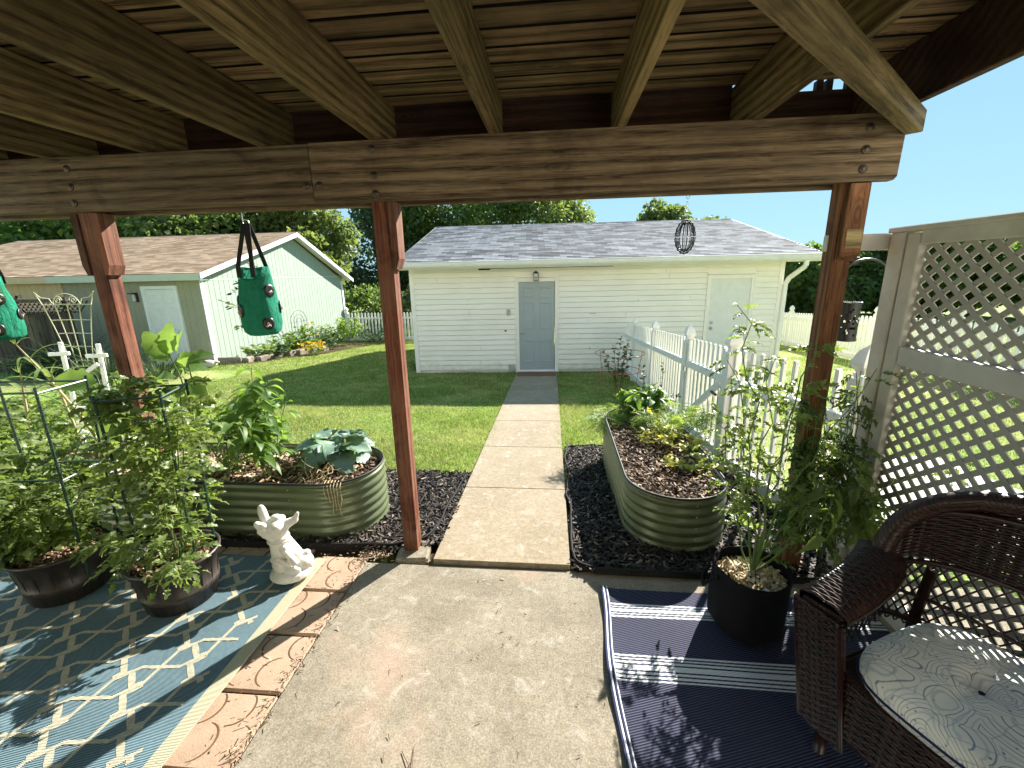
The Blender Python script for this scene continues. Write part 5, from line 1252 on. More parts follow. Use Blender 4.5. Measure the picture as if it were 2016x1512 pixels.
for sx in (-1,1):
    def arm(m):
        P=[(.300,-.33,.605),(.310,-.20,.620),(.335,-.05,.627),(.370,.06,.627),(.40,.13,.627)]; V=np.zeros((len(P)*3-2,8,3)); Q=[]
        for a,b in zip(P[:-1],P[1:]):
            for k in range(3): Q.append(np.array(a)+(np.array(b)-np.array(a))*k/3)
        Q.append(np.array(P[-1]))
        sec=[(-.078,-.03),(-.082,-.005),(-.070,.008),(0,.015),(.070,.008),(.082,-.005),(.078,-.03),(-.078,-.03)]
        for i,q in enumerate(Q):
            for j,(dx,dz) in enumerate(sec): V[i,j]=(sx*(q[0])+dx,q[1],q[2]+dz)
        m.grid(V)
        def Sf(u,v): z=.09+.505*v; return np.array([sx*(.252+.05*v)-.078+.156*u,-.279-.054*v-.02,z])
        weave_surf(m,Sf,38,7,.0066,.003)
        def Sa(u,v):
            q=v*(len(Q)-1); i=int(min(len(Q)-2,q)); p=Q[i]+(Q[i+1]-Q[i])*(q-i); return np.array([sx*p[0]-.082+.164*u,p[1],p[2]+.014-.02*abs(2*u-1)**4])
        weave_surf(m,Sa,36,6,.0068,.003)
        m.beam((sx*.255,-.28,.10),(sx*.300,-.325,.60),.14,.02,(0,-1,0),.006)
    part('arm',M_WICK,ch,arm,'auto')
    part('arm_braid',M_WROD,ch,lambda m:[m.tube([(sx*.222,-.335,.59),(sx*.23,-.2,.60),(sx*.255,-.05,.607),(sx*.29,.07,.607),(sx*.33,.13,.607)],.008,7),m.tube([(sx*.225,-.352,.59),(sx*.18,-.30,.10)],.008,7),m.tube([(sx*.375,-.352,.59),(sx*.33,-.30,.10)],.008,7)],True)
    def side(m):
        for k in range(16):
            for d in (1,-1):
                P=[]
                for t in np.linspace(0,1,7):
                    y=-.36+k*.045+d*t*.13; q=min(1,max(0,(y+.33)/.46))
                    if -.325<y<.14: P.append((sx*(.29+.07*q*q+.004*d),y,.385+t*(.20+.0*q)))
                if len(P)>2: m.tube(np.array(P),.0034,5)
    part('arm_lattice',M_WROD,ch,side)
    part('leg',M_WROD,ch,lambda m:m.tube([(sx*.255,-.28,.0),(sx*.255,-.285,.16)],.02,8),True); part('leg',M_WROD,ch,lambda m:m.tube([(sx*.31,.245,.0),(sx*.30,.215,.36),(sx*.285,.225,.60)],.019,8),True)
def skirt(m):
    V=np.zeros((2,6,3)); 
    for s_ in (-1,1):
        m.box((s_*.265,-.03,.295),(.02,.52,.17),None,.006)
    m.box((0,-.29,.27),(.46,.022,.22),None,.008); m.box((0,.235,.33),(.58,.02,.10),None,.006)
def skw(m):
    skirt(m); weave_surf(m,lambda u,v:np.array([-.235+.47*u,-.303,.165+.21*v]),16,16,.0066,.003)
part('seat_skirt',M_WICK,ch,skw); part('seat',M_WICK,ch,lambda m:m.box((0,-.035,.372),(.52,.52,.03),None,.01))
part('stretcher',M_WROD,ch,lambda m:(m.tube([(-.255,-.285,.15),(.255,-.285,.15)],.012,7),m.tube([(-.31,.24,.15),(.31,.24,.15)],.012,7),m.tube([(-.255,-.28,.12),(-.31,.24,.12)],.010,7),m.tube([(.255,-.28,.12),(.31,.24,.12)],.010,7)),True)
cu=thing('seat_cushion','pale paisley seat cushion with blue pattern lying in the wicker chair','cushion',(1.322,1.188,.402),R(-65))
def cush(m):
    n=40; nr=12; a=np.arange(n)*2*np.pi/n; V=[[0,-.03,.055]]
    def sq(A): c,s=np.cos(A),np.sin(A); k=(np.abs(c)**3.4+np.abs(s)**3.4)**(-1/3.4); return k*c,k*s
    cx,cy=sq(a)
    for i in range(1,nr+1):
        t=i/nr; th=.5*np.pi*t; r=np.sin(th)**.9; z=.014+.078*np.cos(th)**.45
        dim=-.030*np.exp(-((cx*r)**2+(cy*r)**2)/.03)-.016*np.exp(-((cx*r))**2/.006)*(1-r)
        V+=np.column_stack([cx*r*.245,cy*r*.27-.035,z+dim]).tolist()
    V[0][2]=.014+.078-.052; b=len(V)
    V+=np.column_stack([cx*.24,cy*.265-.035,0*a-.012]).tolist(); V+=np.column_stack([cx*.15,cy*.15-.05,0*a-.016]).tolist(); 
    F=[[0,1+j,1+(j+1)%n] for j in range(n)]
    for i in range(nr-1):
        for j in range(n): F.append([1+i*n+j,1+(i+1)*n+j,1+(i+1)*n+(j+1)%n,1+i*n+(j+1)%n])
    for j in range(n): F.append([1+(nr-1)*n+j,b+j,b+(j+1)%n,1+(nr-1)*n+(j+1)%n]); F.append([b+j,b+n+j,b+n+(j+1)%n,b+(j+1)%n])
    m.add(V,F)
part('pad',M_CUSH,cu,cush,True)
def piping(m):
    a=np.arange(64)*2*np.pi/64; c,s=np.cos(a),np.sin(a); k=(np.abs(c)**3.4+np.abs(s)**3.4)**(-1/3.4)
    m.tube(np.column_stack([k*c*.247,k*s*.272-.035,0*a+.014]),.004,6,True); m.tube(np.column_stack([k*c*.21,k*s*.232-.035,0*a+.068]),.0025,5,True)
part('piping',M_NAVY,cu,piping,True); part('button',M_NAVY,cu,lambda m:m.sphere((0,-.03,.043),.012,10,6,(1,1,.6)),True)
# ------------------------------------------------------------------ plant cages, trellises
def cage(name,label,loc,w,d,h,rz):
    t=thing('plant_cage',label,'plant cage',loc,rz)
    for x,y in ((-w/2,-d/2),(w/2,-d/2),(w/2,d/2),(-w/2,d/2)):
        def stake(m):
            m.tube([(x*.85,y*.85,-.05),(x,y,h+.02)],.0065,7)
            for z in np.arange(.06,h,.045): m.sphere((x*(.85+.15*z/h),y*(.85+.15*z/h),z),.0085,6,4)
        part('stake',M_CAGE,t,stake)
    for z in (h-.01,h*.52):
        k=.85+.15*z/h; part('crossbar',M_CAGE,t,lambda m:[m.tube([(a[0]*w/2*k,a[1]*d/2*k,z),(b[0]*w/2*k,b[1]*d/2*k,z+.004)],.0055,6) for a,b in (((-1,-1),(1,-1)),((1,-1),(1,1)),((1,1),(-1,1)),((-1,1),(-1,-1)))])
    return t
cage('c','dark green staked cage around the tomato plant in the planter nearer the statue',(-2.02,1.89,.22),.27,.25,.97,R(18))
cage('c','dark green staked cage around the tomato plant in the left planter',(-2.74,1.90,.22),.48,.26,.99,R(6))
# white slatted garden frame with crossed laths
wf=thing('garden_frame','white slatted wooden garden frame with crosses standing behind the tomato plants','trellis',(-4.62,3.95,gz(3.95)+.05))
for x,h in ((-.42,1.20),(.0,1.18),(.34,1.24)):
    part('upright',M_WPAINT,wf,lambda m:m.beam((x*.98-.05,0,-.05),(x,.02,h),.045,.022,(0,1,0),.003)); part('cross_lath',M_WPAINT,wf,lambda m:m.beam((x-.12,-.02,h-.12),(x+.12,-.02,h-.11),.022,.038,(0,0,1),.003))
for a,b in (((-.42,.30),(.34,.80)),((-.42,.75),(.0,.98)),((-.42,.25),(.34,.05)),((-.30,.02),(.1,.42)),((-.45,.5),(.36,.52))): part('brace_lath',M_WPAINT,wf,lambda m:m.beam((a[0],-.03,a[1]),(b[0],-.03,b[1]),.02,.04,(0,0,1),.003))
# cream fan trellis
ct=thing('fan_trellis','cream wire fan trellis with scrolls on top in front of the dark fence','trellis',(-10.75,8.8,gz(8.8)))
def fan(m):
    W0,W1,H0,H1=.26,.60,.25,1.72; T=.010
    for k in range(5):
        u=-1+k*.5; m.tube([(u*W0,0,-.1),(u*W0,0,H0),(u*(W0+(W1-W0)*.25),0,.75),(u*(W0+(W1-W0)*.6),0,1.25),(u*W1,0,H1)],T,5)
    for z,wd in ((.45,.30),(.78,.36),(1.08,.43),(1.38,.505),(H1,W1)): m.tube([(-wd,0,z),(0,0,z+.01),(wd,0,z)],T,5)
    a=np.linspace(0,np.pi,18); m.tube(np.column_stack([.33*np.cos(a),0*a,H1+.24*np.sin(a)]),T,5)
    for s in (-1,1):
        a=np.linspace(0,3.2*np.pi,28); r=.10*(1-a/(3.9*np.pi)); m.tube(np.column_stack([s*(.19-r*np.cos(a)),0*a,H1+.10+r*np.sin(a)*.9]),T*.8,5)
        m.tube([(s*.33,0,H1),(s*.40,0,H1+.13),(s*.60,0,H1+.16),(s*.74,0,H1+.28)],T,5); m.tube([(s*W1,0,H1),(s*.72,0,H1+.27)],T,5)
part('wire_frame',M_TREL,ct,fan,True)
# dark arch of wire by the gable
aw=thing('wire_arch','thin dark wire arch trellis against the green gable wall','trellis',(-9.25,15.1,gz(15.1)))
def arch(m):
    for q in (1.0,.62,.3):
        a=np.linspace(0,np.pi,16); W=.50*q; Ht=1.12; P=[(0,-W,-.1)]+[(0,-W*math.cos(k),Ht+.38*q*math.sin(k)) for k in a]+[(0,W,-.1)]; m.tube(P,.009,5)
    for z in (.4,.75,1.1): m.tube([(0,-.5,z),(0,.5,z)],.007,5)
part('wire_frame',M_WIRE,aw,arch,True)
# red tomato ring cages by the fence
rc=thing('wire_cage','red wire ring cage around the rose bush at the picket fence','plant cage',(1.12,7.55,gz(7.55)))
def ring(m):
    for z,r in ((.72,.42),(.42,.36)): a=np.arange(28)*2*np.pi/28; m.tube(np.column_stack([r*np.cos(a),r*np.sin(a),0*a+z]),.006,5,True)
    for a in (.3,2.4,4.5): m.tube([(.42*math.cos(a),.42*math.sin(a),.72),(.3*math.cos(a),.3*math.sin(a),-.05)],.005,5)
part('wire_frame',M_REDW,rc,ring,True)

# ------------------------------------------------------------------ plants at the patio
def tomato(label,loc,h,spread,n,nl,ls,mat,seed,tp=None,tmin=.1,jit=.10,grav=.015,r=.006,lup=.1):
    return plant('tomato_plant',label,'plant',loc,bushy(h,spread,n,.05,8,jit,grav,r),tp or TOM,mat,S_GRN,nl,ls,lup,.5,tmin)
tomato('tall bushy tomato plant in the barrel planter nearer the statue, tied to a green cage',(-2.04,1.88,.24),1.02,.24,9,270,(.10,.19),L_TOM,1,jit=.08,tmin=.42)
plant('tomato_plant','low feathery tomato foliage spilling over the rim of the planter nearer the statue','plant',(-2.02,1.83,.24),bushy(.32,.32,6,.05,6,.12,.05,.004),TOM,L_TOM,S_GRN,85,(.09,.17),.05,.5,.25)
tomato('dense tomato plant overflowing the left barrel planter',(-2.84,1.90,.24),.66,.36,12,430,(.11,.20),L_TOM,2,jit=.12)
tomato('wide tomato plant behind the left barrel planter, filling the corner by the white frame',(-3.75,2.42,.25),.60,.45,13,400,(.11,.21),L_TOM,3,jit=.13)
tomato('tomato plant at the left edge behind the planters',(-4.4,2.75,.24),.60,.5,10,300,(.11,.21),L_TOM,4,jit=.13)
tomato('sparse tomato plant standing between the left deck post and the pepper plant',(-2.35,2.72,.33),.55,.24,6,70,(.10,.17),L_TOM,5,jit=.1)
plant('pepper_plant','upright pepper plant with drooping pointed leaves near the front rim of the left raised bed','plant',(-1.98,2.62,.33),bushy(.78,.20,7,.03,8,.10,.005,.0055),PEP,L_PEP,S_GRN,170,(.075,.145),-.15,.45,.22,petiole=.03)
plant('pepper_plant','second leafy pepper plant beside the left deck post in the left raised bed','plant',(-2.28,2.86,.33),bushy(.66,.24,6,.03,8,.11,.005,.005),PEP,L_PEP,S_GRN,120,(.07,.13),-.1,.45,.22,petiole=.03)
def eggplant(label,loc,stems,leaves,seed):
    root=thing('eggplant',label,'plant',loc); ms=MB(); ml=MB()
    for s in stems: ms.tube(np.array(s),np.linspace(.009,.004,len(s)),6)
    for (p,d,nn,s) in leaves:
        d=np.array(d,float); d/=np.linalg.norm(d); ms.tube([np.array(p)-d*.05,np.array(p)],.003,4)
        put(ml,EGG,[p],[d],[nn],[s])
    ms.build('stem',S_GRN,root,True); ml.build('foliage',L_EGG,root,True)
eggplant('eggplant with big wavy leaves rising above the cage right of the left deck post',(-2.74,2.92,.33),
 [[(0,0,0),(-.02,0,.35),(-.06,.02,.66),(-.10,.0,.86)],[(0,0,.2),(.05,0,.5),(.02,.02,.78)]],
 [((-.11,-.02,.84),(-.45,-.2,.85),(.4,-.8,.3),.24),((-.09,0,.86),(.12,-.1,1),(.1,-.9,.2),.24),((-.05,0,.80),(.9,-.25,.42),(-.2,-.7,.8),.20),((-.08,.02,.74),(.8,.2,.10),(0,-.5,1),.22),((-.08,0,.68),(-.85,-.5,.1),(0,-.4,1),.26),((-.02,0,.86),(.30,-.3,.95),(-.5,-.8,.3),.20),((-.12,0,.80),(-.8,0,.7),(.5,-.6,.5),.20),((.0,.02,.78),(1,0,.75),(-.5,-.6,.6),.22),((0,0,.66),(.9,-.5,-.15),(0,-.5,1),.22),((-.03,0,.60),(-.6,-.9,-.45),(.2,-.7,.8),.28),((.03,0,.56),(.4,-1,-.5),(0,-.8,.8),.24),((-.05,0,.5),(-1,-.1,-.3),(0,-.4,1),.24),((0,0,.72),(.2,-.8,.5),(0,-1,.4),.17)],1)
eggplant('eggplant with broad pale backed leaves left of the left deck post',(-3.42,3.02,.33),
 [[(0,0,0),(.0,0,.3),(.02,.0,.55)],[(0,0,.1),(-.1,0,.4),(-.2,.0,.58)]],
 [((-.2,0,.60),(-.75,-.4,.30),(.1,-.8,.6),.30),((.0,0,.58),(.35,-.1,.9),(.2,-.9,.2),.17),((.05,0,.46),(.9,-.4,-.1),(0,-.6,.9),.28),((-.1,0,.44),(.3,-1,-.15),(0,-.5,1),.32),((.0,0,.36),(.7,-.7,-.5),(.1,-.7,.7),.30),((-.1,0,.34),(-.9,-.3,-.3),(0,-.4,1),.26),((-.02,0,.30),(-.1,-1,-.5),(0,-.8,.7),.26),((.05,.05,.4),(.4,.8,.1),(0,0,1),.24)],2)
# broccoli like plant with ruffled leaves
bc=thing('broccoli_plant','blue green ruffled broccoli plant in the right end of the left raised bed','plant',(-1.64,2.92,.33)); ms=MB(); ml=MB()
ms.tube([(0,0,0),(.01,0,.06),(0,.01,.14)],[.02,.018,.012],8)
for k in range(15):
    a=k*2.4+.3; el=.9-.055*k; d=np.array([math.cos(a),math.sin(a),el]); d/=np.linalg.norm(d); z=.14-.006*k; p=np.array([0,0,z])+d*.06; ms.tube([np.array([0,0,z]),p],.006,5); put(ml,RUF,[p],[d],[(RNG.normal()*.2,RNG.normal()*.2,1)],[.21+.012*k*(1-k/18)])
ms.build('stem',S_GRN,bc,True); ml.build('foliage',L_CAB,bc,True)
# dried roots hanging over the rim
def roots(m):
    for k in range(26): 
        m.tube(wander((-1.62+RNG.normal()*.10,2.60+RNG.normal()*.05,.375),(RNG.normal(),RNG.normal()*.5,.05),.12+.12*RNG.random(),7,.5,.03),.0026,4)
    for k in range(6):
        x=-1.50+k*.022; L=.08+.16*RNG.random(); m.tube([(x-.03,2.55,.385),(x,2.475-.0,.405),(x+.008,2.447,.395),(x+.012+RNG.normal()*.006,2.440,.39-L*.5),(x+.02+RNG.normal()*.012,2.438,.39-L)],.0022,4)
    for P in ([(-1.95,2.75,.37),(-1.8,2.7,.42),(-1.62,2.62,.39)],[(-1.78,2.82,.42),(-1.7,2.75,.40),(-1.60,2.62,.38)],[(-2.1,2.66,.36),(-2.0,2.63,.38),(-1.9,2.60,.36)]): m.tube(P,.003,4)
tag(part('dried_root',S_DRY,None,roots),'pulled out plant with pale dried roots draped over the rim of the left raised bed','dried plant')
o=MB(); P=np.column_stack([-2.75+RNG.normal(size=800)*.42,2.75+RNG.random(800)*.5-.25,np.full(800,.372)]); P=P[(P[:,0]<-2.05)&(P[:,0]>-3.9)]; chips(o,P,.03,.09,.016,.002,.35); o=o.build('straw_mulch',M_STRAW); tag(o,'pale dry straw and leaves mulching the left raised bed','straw',None,'stuff')
# corn at the far left
cn=thing('corn_plant','corn plant with a drying leaning stalk at the left edge below the hanging planter','plant',(-3.62,2.98,.30)); ms=MB(); ml=MB()
for (x,y,dx,h) in ((0,0,-.55,.95),(-.35,.1,-.1,.7),(-.55,-.1,.1,.75)):
    P=np.array([(x,y,0),(x+dx*.3,y,h*.4),(x+dx*.68,y,h*.75),(x+dx,y,h)]); ms.tube(P,[.012,.011,.009,.004],6)
    for k in range(7): t=.2+.75*k/7; i=min(2,int(t*3)); p=P[i]+(P[i+1]-P[i])*(t*3-i); a=k*math.pi+RNG.normal()*.5; put(ml,CORN,[p],[(math.cos(a)*.8,math.sin(a)*.5,.9)],[(-math.cos(a),-math.sin(a),.3)],[.36+.14*RNG.random()])
    for k in range(7): put(ml,BLADE,[P[-1]],[(RNG.normal()*.5,RNG.normal()*.3,.8)],[(0,-1,.2)],[.13])
ms.build('stalk',S_DRY,cn,True); ml.build('foliage',L_CORN,cn,True)
def grassy(name,label,loc,n,h,sp,mat,lean=.6,W=None):
    t=thing(name,label,'plant',loc); m=MB(); grass_clump(m,n,h,sp,W or BLADE,0,lean); m.build('blades',mat,t); return t
for k,(x,y,h,lb) in enumerate(((-10.2,8.9,1.15,'dark arching ornamental grass in front of the fan trellis'),(-11.6,9.2,1.3,'dark arching ornamental grass at the left, below the dark fence'),(-9.0,8.9,.8,'low dark grass clump between the trellis and the shed door'),(-8.1,6.9,.7,'dark grass clump beside the white garden frame'))): grassy('ornamental_grass',lb,(x,y,gz(y)),170,h,.42,L_DGRASS,.9)
def bush(name,label,loc,h,sp,n,nl,ls,tp,mat,smat=None,**k): return plant(name,label,'plant',loc,bushy(h,sp,n,.08,6,.12,.02,k.pop('r',.005)),tp,mat,smat or S_GRN,nl,ls,k.pop('lup',.2),.5,k.pop('tmin',.25),**k)
bush('shrub','leafy low plant growing behind the white garden frame',(-5.6,4.8,gz(4.8)),.5,.55,12,220,(.06,.12),PEP,L_BED)
bush('shrub','tangled low plant at the far left under the corn',(-6.6,5.2,gz(5.2)),.55,.7,14,260,(.07,.14),PEP,L_BED)
bush('shrub','dark low plant in front of the old dark fence',(-12.4,9.0,gz(9.0)),.6,.6,12,200,(.1,.18),PEP,L_DARKSH)
tag(part('landscape_timber',M_WPAINT,None,lambda m:m.beam((-6.9,5.9,gz(5.9)+.05),(-5.4,6.1,gz(6.1)+.05),.16,.1,(0,0,1),.01)),'pale plank lying on the ground behind the white garden frame','plank')

# ------------------------------------------------------------------ border bed along the shed
BX=-9.2
bush('shrub','bright lime green shrub at the far corner of the shed',(-8.75,17.3,gz(17.3)),1.25,.95,18,620,(.10,.18),PEP,L_LIME)
bush('shrub','dark blue green shrub in front of the far picket fence',(-7.6,18.4,gz(18.4)),.85,.95,18,520,(.09,.15),PEP,L_DARKSH)
bush('shrub','dark green plant right of the orange flowers',(-8.6,15.8,gz(15.8)),.75,.65,14,340,(.09,.15),PEP,L_DARKSH)
bush('shrub','leafy vine plant in front of the wire arch',(-8.95,14.5,gz(14.5)),.85,.70,16,420,(.10,.17),OVAL,L_BED)
bush('shrub','green bushy plant below the hanging planter beside the shed wall',(-9.0,13.5,gz(13.5)),.72,.62,16,360,(.09,.15),OVAL,L_BED)
bush('hosta','variegated hosta at the near end of the border bed',(-9.1,12.5,gz(12.5)),.42,.45,12,110,(.16,.24),OVAL,L_HOSTA,tmin=.5)
bush('shrub','low green plant between the hosta and the bushy plant',(-8.85,12.9,gz(12.9)),.42,.5,14,240,(.08,.14),OVAL,L_DARKSH)
FM=MB(); put(FM,OVAL,[(0,0,0)]*6,[(math.cos(q),math.sin(q),.35) for q in np.arange(6)*1.047],[(0,0,1)]*6,[.06]*6); FM.sphere((0,0,.012),.016,6,4); FMESH=FM.mesh('flower'); FMESH.materials.append(L_FLOW)
def flowers(label,loc,h,sp,n,fl):
    root=bush('flower_plant',label,loc,h,sp,n,130,(.07,.13),SMALL,L_BED)
    for k in range(fl):
        a=RNG.random()*6.28; rr=sp*math.sqrt(RNG.random()); o=bpy.data.objects.new('flower',FMESH); link(o,root); o.location=(rr*math.cos(a),rr*math.sin(a),h*(.55+.55*RNG.random())); o.rotation_euler=(RNG.normal()*.5+.4,RNG.normal()*.5,a); o.scale=(1,1,1)
flowers('clump of orange yellow flowers spilling onto the lawn at the border bed',(-8.05,13.7,gz(13.7)),.42,.45,16,55)
flowers('tall orange flowers at the wire arch',(-8.7,14.9,gz(14.9)),1.0,.30,9,9)
for k in range(9):
    y=11.75+k*.42; x=-8.95+.10*math.sin(k*1.7)+.05*k; tag(part('edging_stone',M_STONE,None,lambda m:m.box((x,y,gz(y)+.07),(.20+.04*random.random(),.38,.22+.05*random.random()),Matrix.Rotation(random.uniform(-.2,.2),4,'Z'),.025)),'rough brown edging stone in the low wall of the border bed' ,'stone','edging stones of the border bed')
tag(part('bed_edge_board',M_STONE,None,lambda m:m.beam((-9.6,11.42,gz(11.4)+.10),(-8.95,11.5,gz(11.4)+.10),.09,.22,(0,0,1),.012)),'short end board of the border bed at the shed corner','edging')
for (x,y,s,lb) in ((-9.35,10.75,1.0,'pale stone duck beside the corner of the shed'),(-9.80,10.95,.9,'pale stone duck in front of the white shed door')):
    t=thing('stone_duck',lb,'garden ornament',(x,y,gz(y)),R(200))
    part('body',M_DUCK,t,lambda m:(m.sphere((0,0,.11*s),.16*s,14,9,(1.25,.8,.72)),m.sphere((.16*s,0,.20*s),.075*s,12,8),m.sphere((.20*s,0,.28*s),.075*s,12,8),m.sphere((.28*s,0,.265*s),.04*s,8,6,(1.3,.8,.5)),m.sphere((-.2*s,0,.15*s),.06*s,8,6,(1.4,.7,.6))),True)
grassy('ornamental_grass','small spiky plant at the left corner of the white garage',(-3.35,10.2,gz(10.2)),40,.55,.10,L_DARKSH,.9)
# soil strip under the border plants
struct('border_bed',lambda m:m.add([(-9.72,11.5,gz(11.5)+.03),(-8.8,11.5,gz(11.5)+.03),(-7.9,14.3,gz(14.3)+.03),(-7.5,19.4,gz(19.4)+.03),(-9.72,19.4,gz(19.4)+.03)],[[0,1,2,3,4]]),M_SOIL)

# ------------------------------------------------------------------ right bed and fence side
plant('pepper_plant','tall dark leaved plant with drooping leaves at the back of the right raised bed','plant',(.88,4.12,.29),bushy(.34,.13,11,.08,8,.08,.0,.005),PEP,L_PEP,S_BRN,230,(.09,.15),-.2,.4,.35)
bush('carrot_plant','feathery green foliage hanging over the left rim of the right raised bed',(.60,4.12,.25),.10,.26,18,230,(.15,.25),FERN,L_FERN)
bush('carrot_plant','feathery green foliage hanging over the right rim of the right raised bed',(1.06,3.72,.29),.22,.34,18,200,(.14,.23),FERN,L_FERN)
for (x,y,h,lb) in ((.93,3.55,.24,'yellow green seedling in front of the dark pepper plant'),(1.02,3.30,.16,'yellow green seedling at the right rim of the right raised bed'),(.83,3.42,.16,'small yellow green seedling in the middle of the right raised bed'),(1.03,2.98,.08,'low yellow seedling nearest the front right corner of the right raised bed'),(.87,3.05,.06,'tiny yellow seedling at the front of the right raised bed'),(1.36,4.1,.22,'yellow leaved plant between the right raised bed and the gate')):
    bush('seedling',lb,(x,y,.30 if x<1.2 else gz(y)),h*1.0,h*.85,7,46,(.045,.08),SMALL,L_MARI,r=.002)
bush('rose_bush','thin dark rose bush inside the red ring cage at the picket fence',(1.12,7.55,gz(7.55)),.95,.42,9,200,(.05,.09),SMALL,L_ROSE,S_BRN)
bush('rose_bush','dark straggly climbing plant along the pickets left of the gate',(1.38,5.9,gz(5.9)),.72,.34,8,110,(.04,.07),SMALL,L_ROSE,S_BRN)
bush('rose_bush','thin dark twigs climbing the fence near the hinge post of the gate',(1.40,5.15,gz(5.15)),.55,.16,4,40,(.03,.06),SMALL,L_ROSE,S_BRN)
# the big straggly tomato in the grow bag and up the right post
rg=np.random.default_rng(4)
st=[]
for tip,r in (((.02,.50,1.30),.0055),((.10,.30,1.02),.005),((-.10,.36,.74),.0045),((-.10,.55,.50),.0045),((.62,.32,.95),.0055),((.52,.20,.58),.006),((.85,.10,.62),.006),((.36,.38,1.12),.007),((.28,.34,.80),.006),((-.05,.25,.55),.005),((.40,.1,.40),.005),((.05,.60,.95),.006)):
    P=np.array([np.array([0,0,0])*(1-t)+np.array(tip)*np.array([t**1.15,t,t**.85])+rg.normal(size=3)*.018*(t>0) for t in np.linspace(0,1,10)]); st.append((P,r))
plant('tomato_plant','large straggly tomato plant in the grow bag, tied up along the right deck post','plant',(.96,1.93,.26),st,TOM,L_TOM,S_GRN,290,(.055,.13),.0,.6,.2,tpow=.7)
st2=[]
for k in range(13):
    a=k*2.4; P=np.array([(1.40+(.09+.05*rg.random())*math.cos(a+t*1.6)-.96,2.33+(.06+.05*rg.random())*math.sin(a+t*1.6)-1.93-.07,.05+(1.02*t)*(.55+.45*rg.random())) for t in np.linspace(0,1,8)]); st2.append((P,.005))
plant('tomato_plant','dark wilted tomato vine wrapped around the lower half of the right deck post','plant',(.96,1.93,.16),st2,TOM_WILT,L_TOMR,S_GRN,300,(.06,.115),-.35,.7,.05)
st3=[]
for tip in ((.10,-.02,.26),(.05,-.12,.18),(.16,.04,.30),(.1,-.10,.05)): st3.append((np.array([np.array([.0,0,0])+np.array(tip)*t+np.array([0,0,.12*math.sin(t*3.0)]) for t in np.linspace(0,1,6)]),.004))
plant('tomato_plant','large curled tomato leaves hanging beside the right deck post above the chair arm','plant',(1.32,2.12,.42),st3,TOM_WILT,L_TOM,S_GRN,16,(.22,.34),-.3,.5,.4)

# ------------------------------------------------------------------ leaf litter
def litter(m):
    P=np.concatenate([np.column_stack([-1.17+RNG.normal(size=260)*.02,.7+1.6*RNG.random(260)]),np.column_stack([-1.13+RNG.normal(size=260)*.07,2.31+RNG.normal(size=260)*.04]),np.column_stack([-1.46+RNG.normal(size=120)*.03,1.9+RNG.random(120)*.4]),np.column_stack([-.72+RNG.normal(size=90)*.05,2.30+RNG.normal(size=90)*.02]),np.column_stack([-1.3+RNG.normal(size=90)*.14,.8+1.4*RNG.random(90)]),np.column_stack([-.4+RNG.normal(size=70)*.5,1.1+1.1*RNG.random(70)])]); chips(m,np.column_stack([P,np.full(len(P),.006)]),.004,.03,.003,.0015,.3)
o=MB(); litter(o); o=o.build('leaf_litter',_mulch('litter',(.06,.04,.025),(.20,.13,.08),(.42,.32,.20))); tag(o,'dry brown leaf crumbs and clippings in the paver joints','leaf litter',None,'stuff')
tag(part('twig',S_BRN,None,lambda m:(m.tube([(-.56,1.18,.004),(-.50,1.11,.008),(-.475,1.07,.004)],.0016,4),m.tube([(-.52,1.20,.004),(-.50,1.11,.008)],.0014,4))),'forked pine twig lying on the concrete patio','twig')

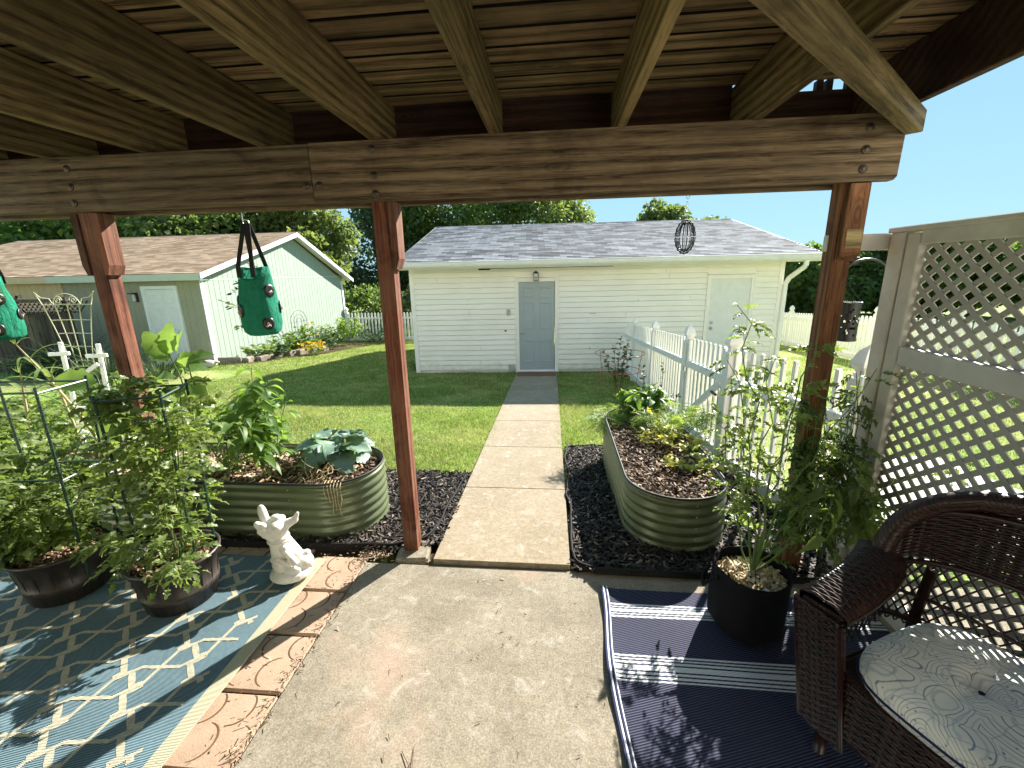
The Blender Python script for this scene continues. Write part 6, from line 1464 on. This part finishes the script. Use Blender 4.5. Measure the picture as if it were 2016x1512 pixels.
# ------------------------------------------------------------------ trees
TR=lambda *a,**k:tree(*a,**k)
def row(spec):
    for i,(lb,x,y,h,rx,kind) in enumerate(spec):
        lm,ls,n={'dark':(T_DARK,.30,13000),'mid':(T_MID,.30,13000),'lite':(T_LITE,.27,13000),'con':(T_CON,.27,13000)}[kind]
        tree({'con':'conifer_tree'}.get(kind,'leafy_tree'),lb,(x,y,gz(y)),h,rx,0,lm,T_BARK,n,ls,34 if kind!='con' else 46,.06 if kind!='lite' else .15,'trees beyond the yard','cone' if kind=='con' else 'round',.18,i+int(x))
row([('dark leafy tree at the far left edge above the brown roof',-31,24,9.4,4.6,'dark'),('dark leafy tree left of the left deck post above the brown roof',-25,23.5,9.4,4.4,'mid'),('dark dense tree between the left deck post and the hanging planter',-19.5,24.0,9.2,4.4,'dark'),
('bright pale green tree behind the ridge of the green shed',-14.4,24.5,8.0,3.0,'lite'),('green tree just left of the bright pale tree behind the shed',-17.0,27.5,9.0,3.4,'mid'),
('slender conifer with open branches left of the middle deck post',-13.9,35.0,12.0,2.9,'con'),('dark tall tree behind the fence, right of the slender conifer',-12.2,39,13.5,4.6,'dark'),
('dark tall tree behind the left end of the grey garage roof',-8.6,40,15.0,6.0,'dark'),('dark tall tree right of the middle post behind the garage roof',-4.4,41,14.2,5.2,'dark'),
('pale green tree with fine foliage above the middle of the garage roof',-.7,38,11.6,3.9,'lite'),
('small tree top showing above the garage ridge left of the wind spinner',7.3,33,7.7,2.4,'lite'),('pale low tree top above the garage ridge right of the wind spinner',11.4,38,7.4,2.2,'lite'),('faint tree top above the right end of the garage ridge',13.6,40,6.9,2.2,'lite')])
row([('bright green tree at the right corner of the garage in the far treeline',16.0,31.0,4.2,2.1,'mid'),('dark tree left of the right deck post in the far treeline',18.3,31.5,4.6,2.3,'dark'),('low shrubby tree in front of the far treeline by the garage corner',16.8,29.0,2.6,1.7,'dark'),
('dark tree seen between the right post and the hook lantern',20.3,30.0,4.6,2.3,'dark'),('green sunlit tree under the curved hook in the far treeline',21.9,28.5,4.6,2.2,'mid'),('dark tree behind the lattice post in the far treeline',24.3,28.5,4.8,2.5,'dark'),
('tree behind the upper left of the lattice',25.5,25.0,4.6,2.6,'mid'),('taller dark tree topping the lattice screen at the right edge',26.5,22.0,6.2,2.7,'dark'),('dark tree behind the middle of the lattice screen',28.0,18.5,5.4,2.8,'dark'),('dark tree behind the right part of the lattice screen',28.8,14.5,5.4,2.8,'dark'),('dark tree at the far right behind the lattice screen',29,10.5,5.4,2.8,'mid')])
for i,(x,y) in enumerate(((-6.6,22.5),(-9.6,22.3),(-4.6,23.0),(-12.2,22.6))):
    tree('shrub',('dark undergrowth shrub between the shed and the garage','dark undergrowth shrub under the slender conifer','dark undergrowth shrub at the left edge of the garage','dark undergrowth shrub behind the shed')[i],(x,y,gz(y)),2.6,1.7,0,T_DARK if i%2 else T_CON,T_BARK,3000,.18,18,.02,'shrubs behind the far fence','round',.06,70+i)
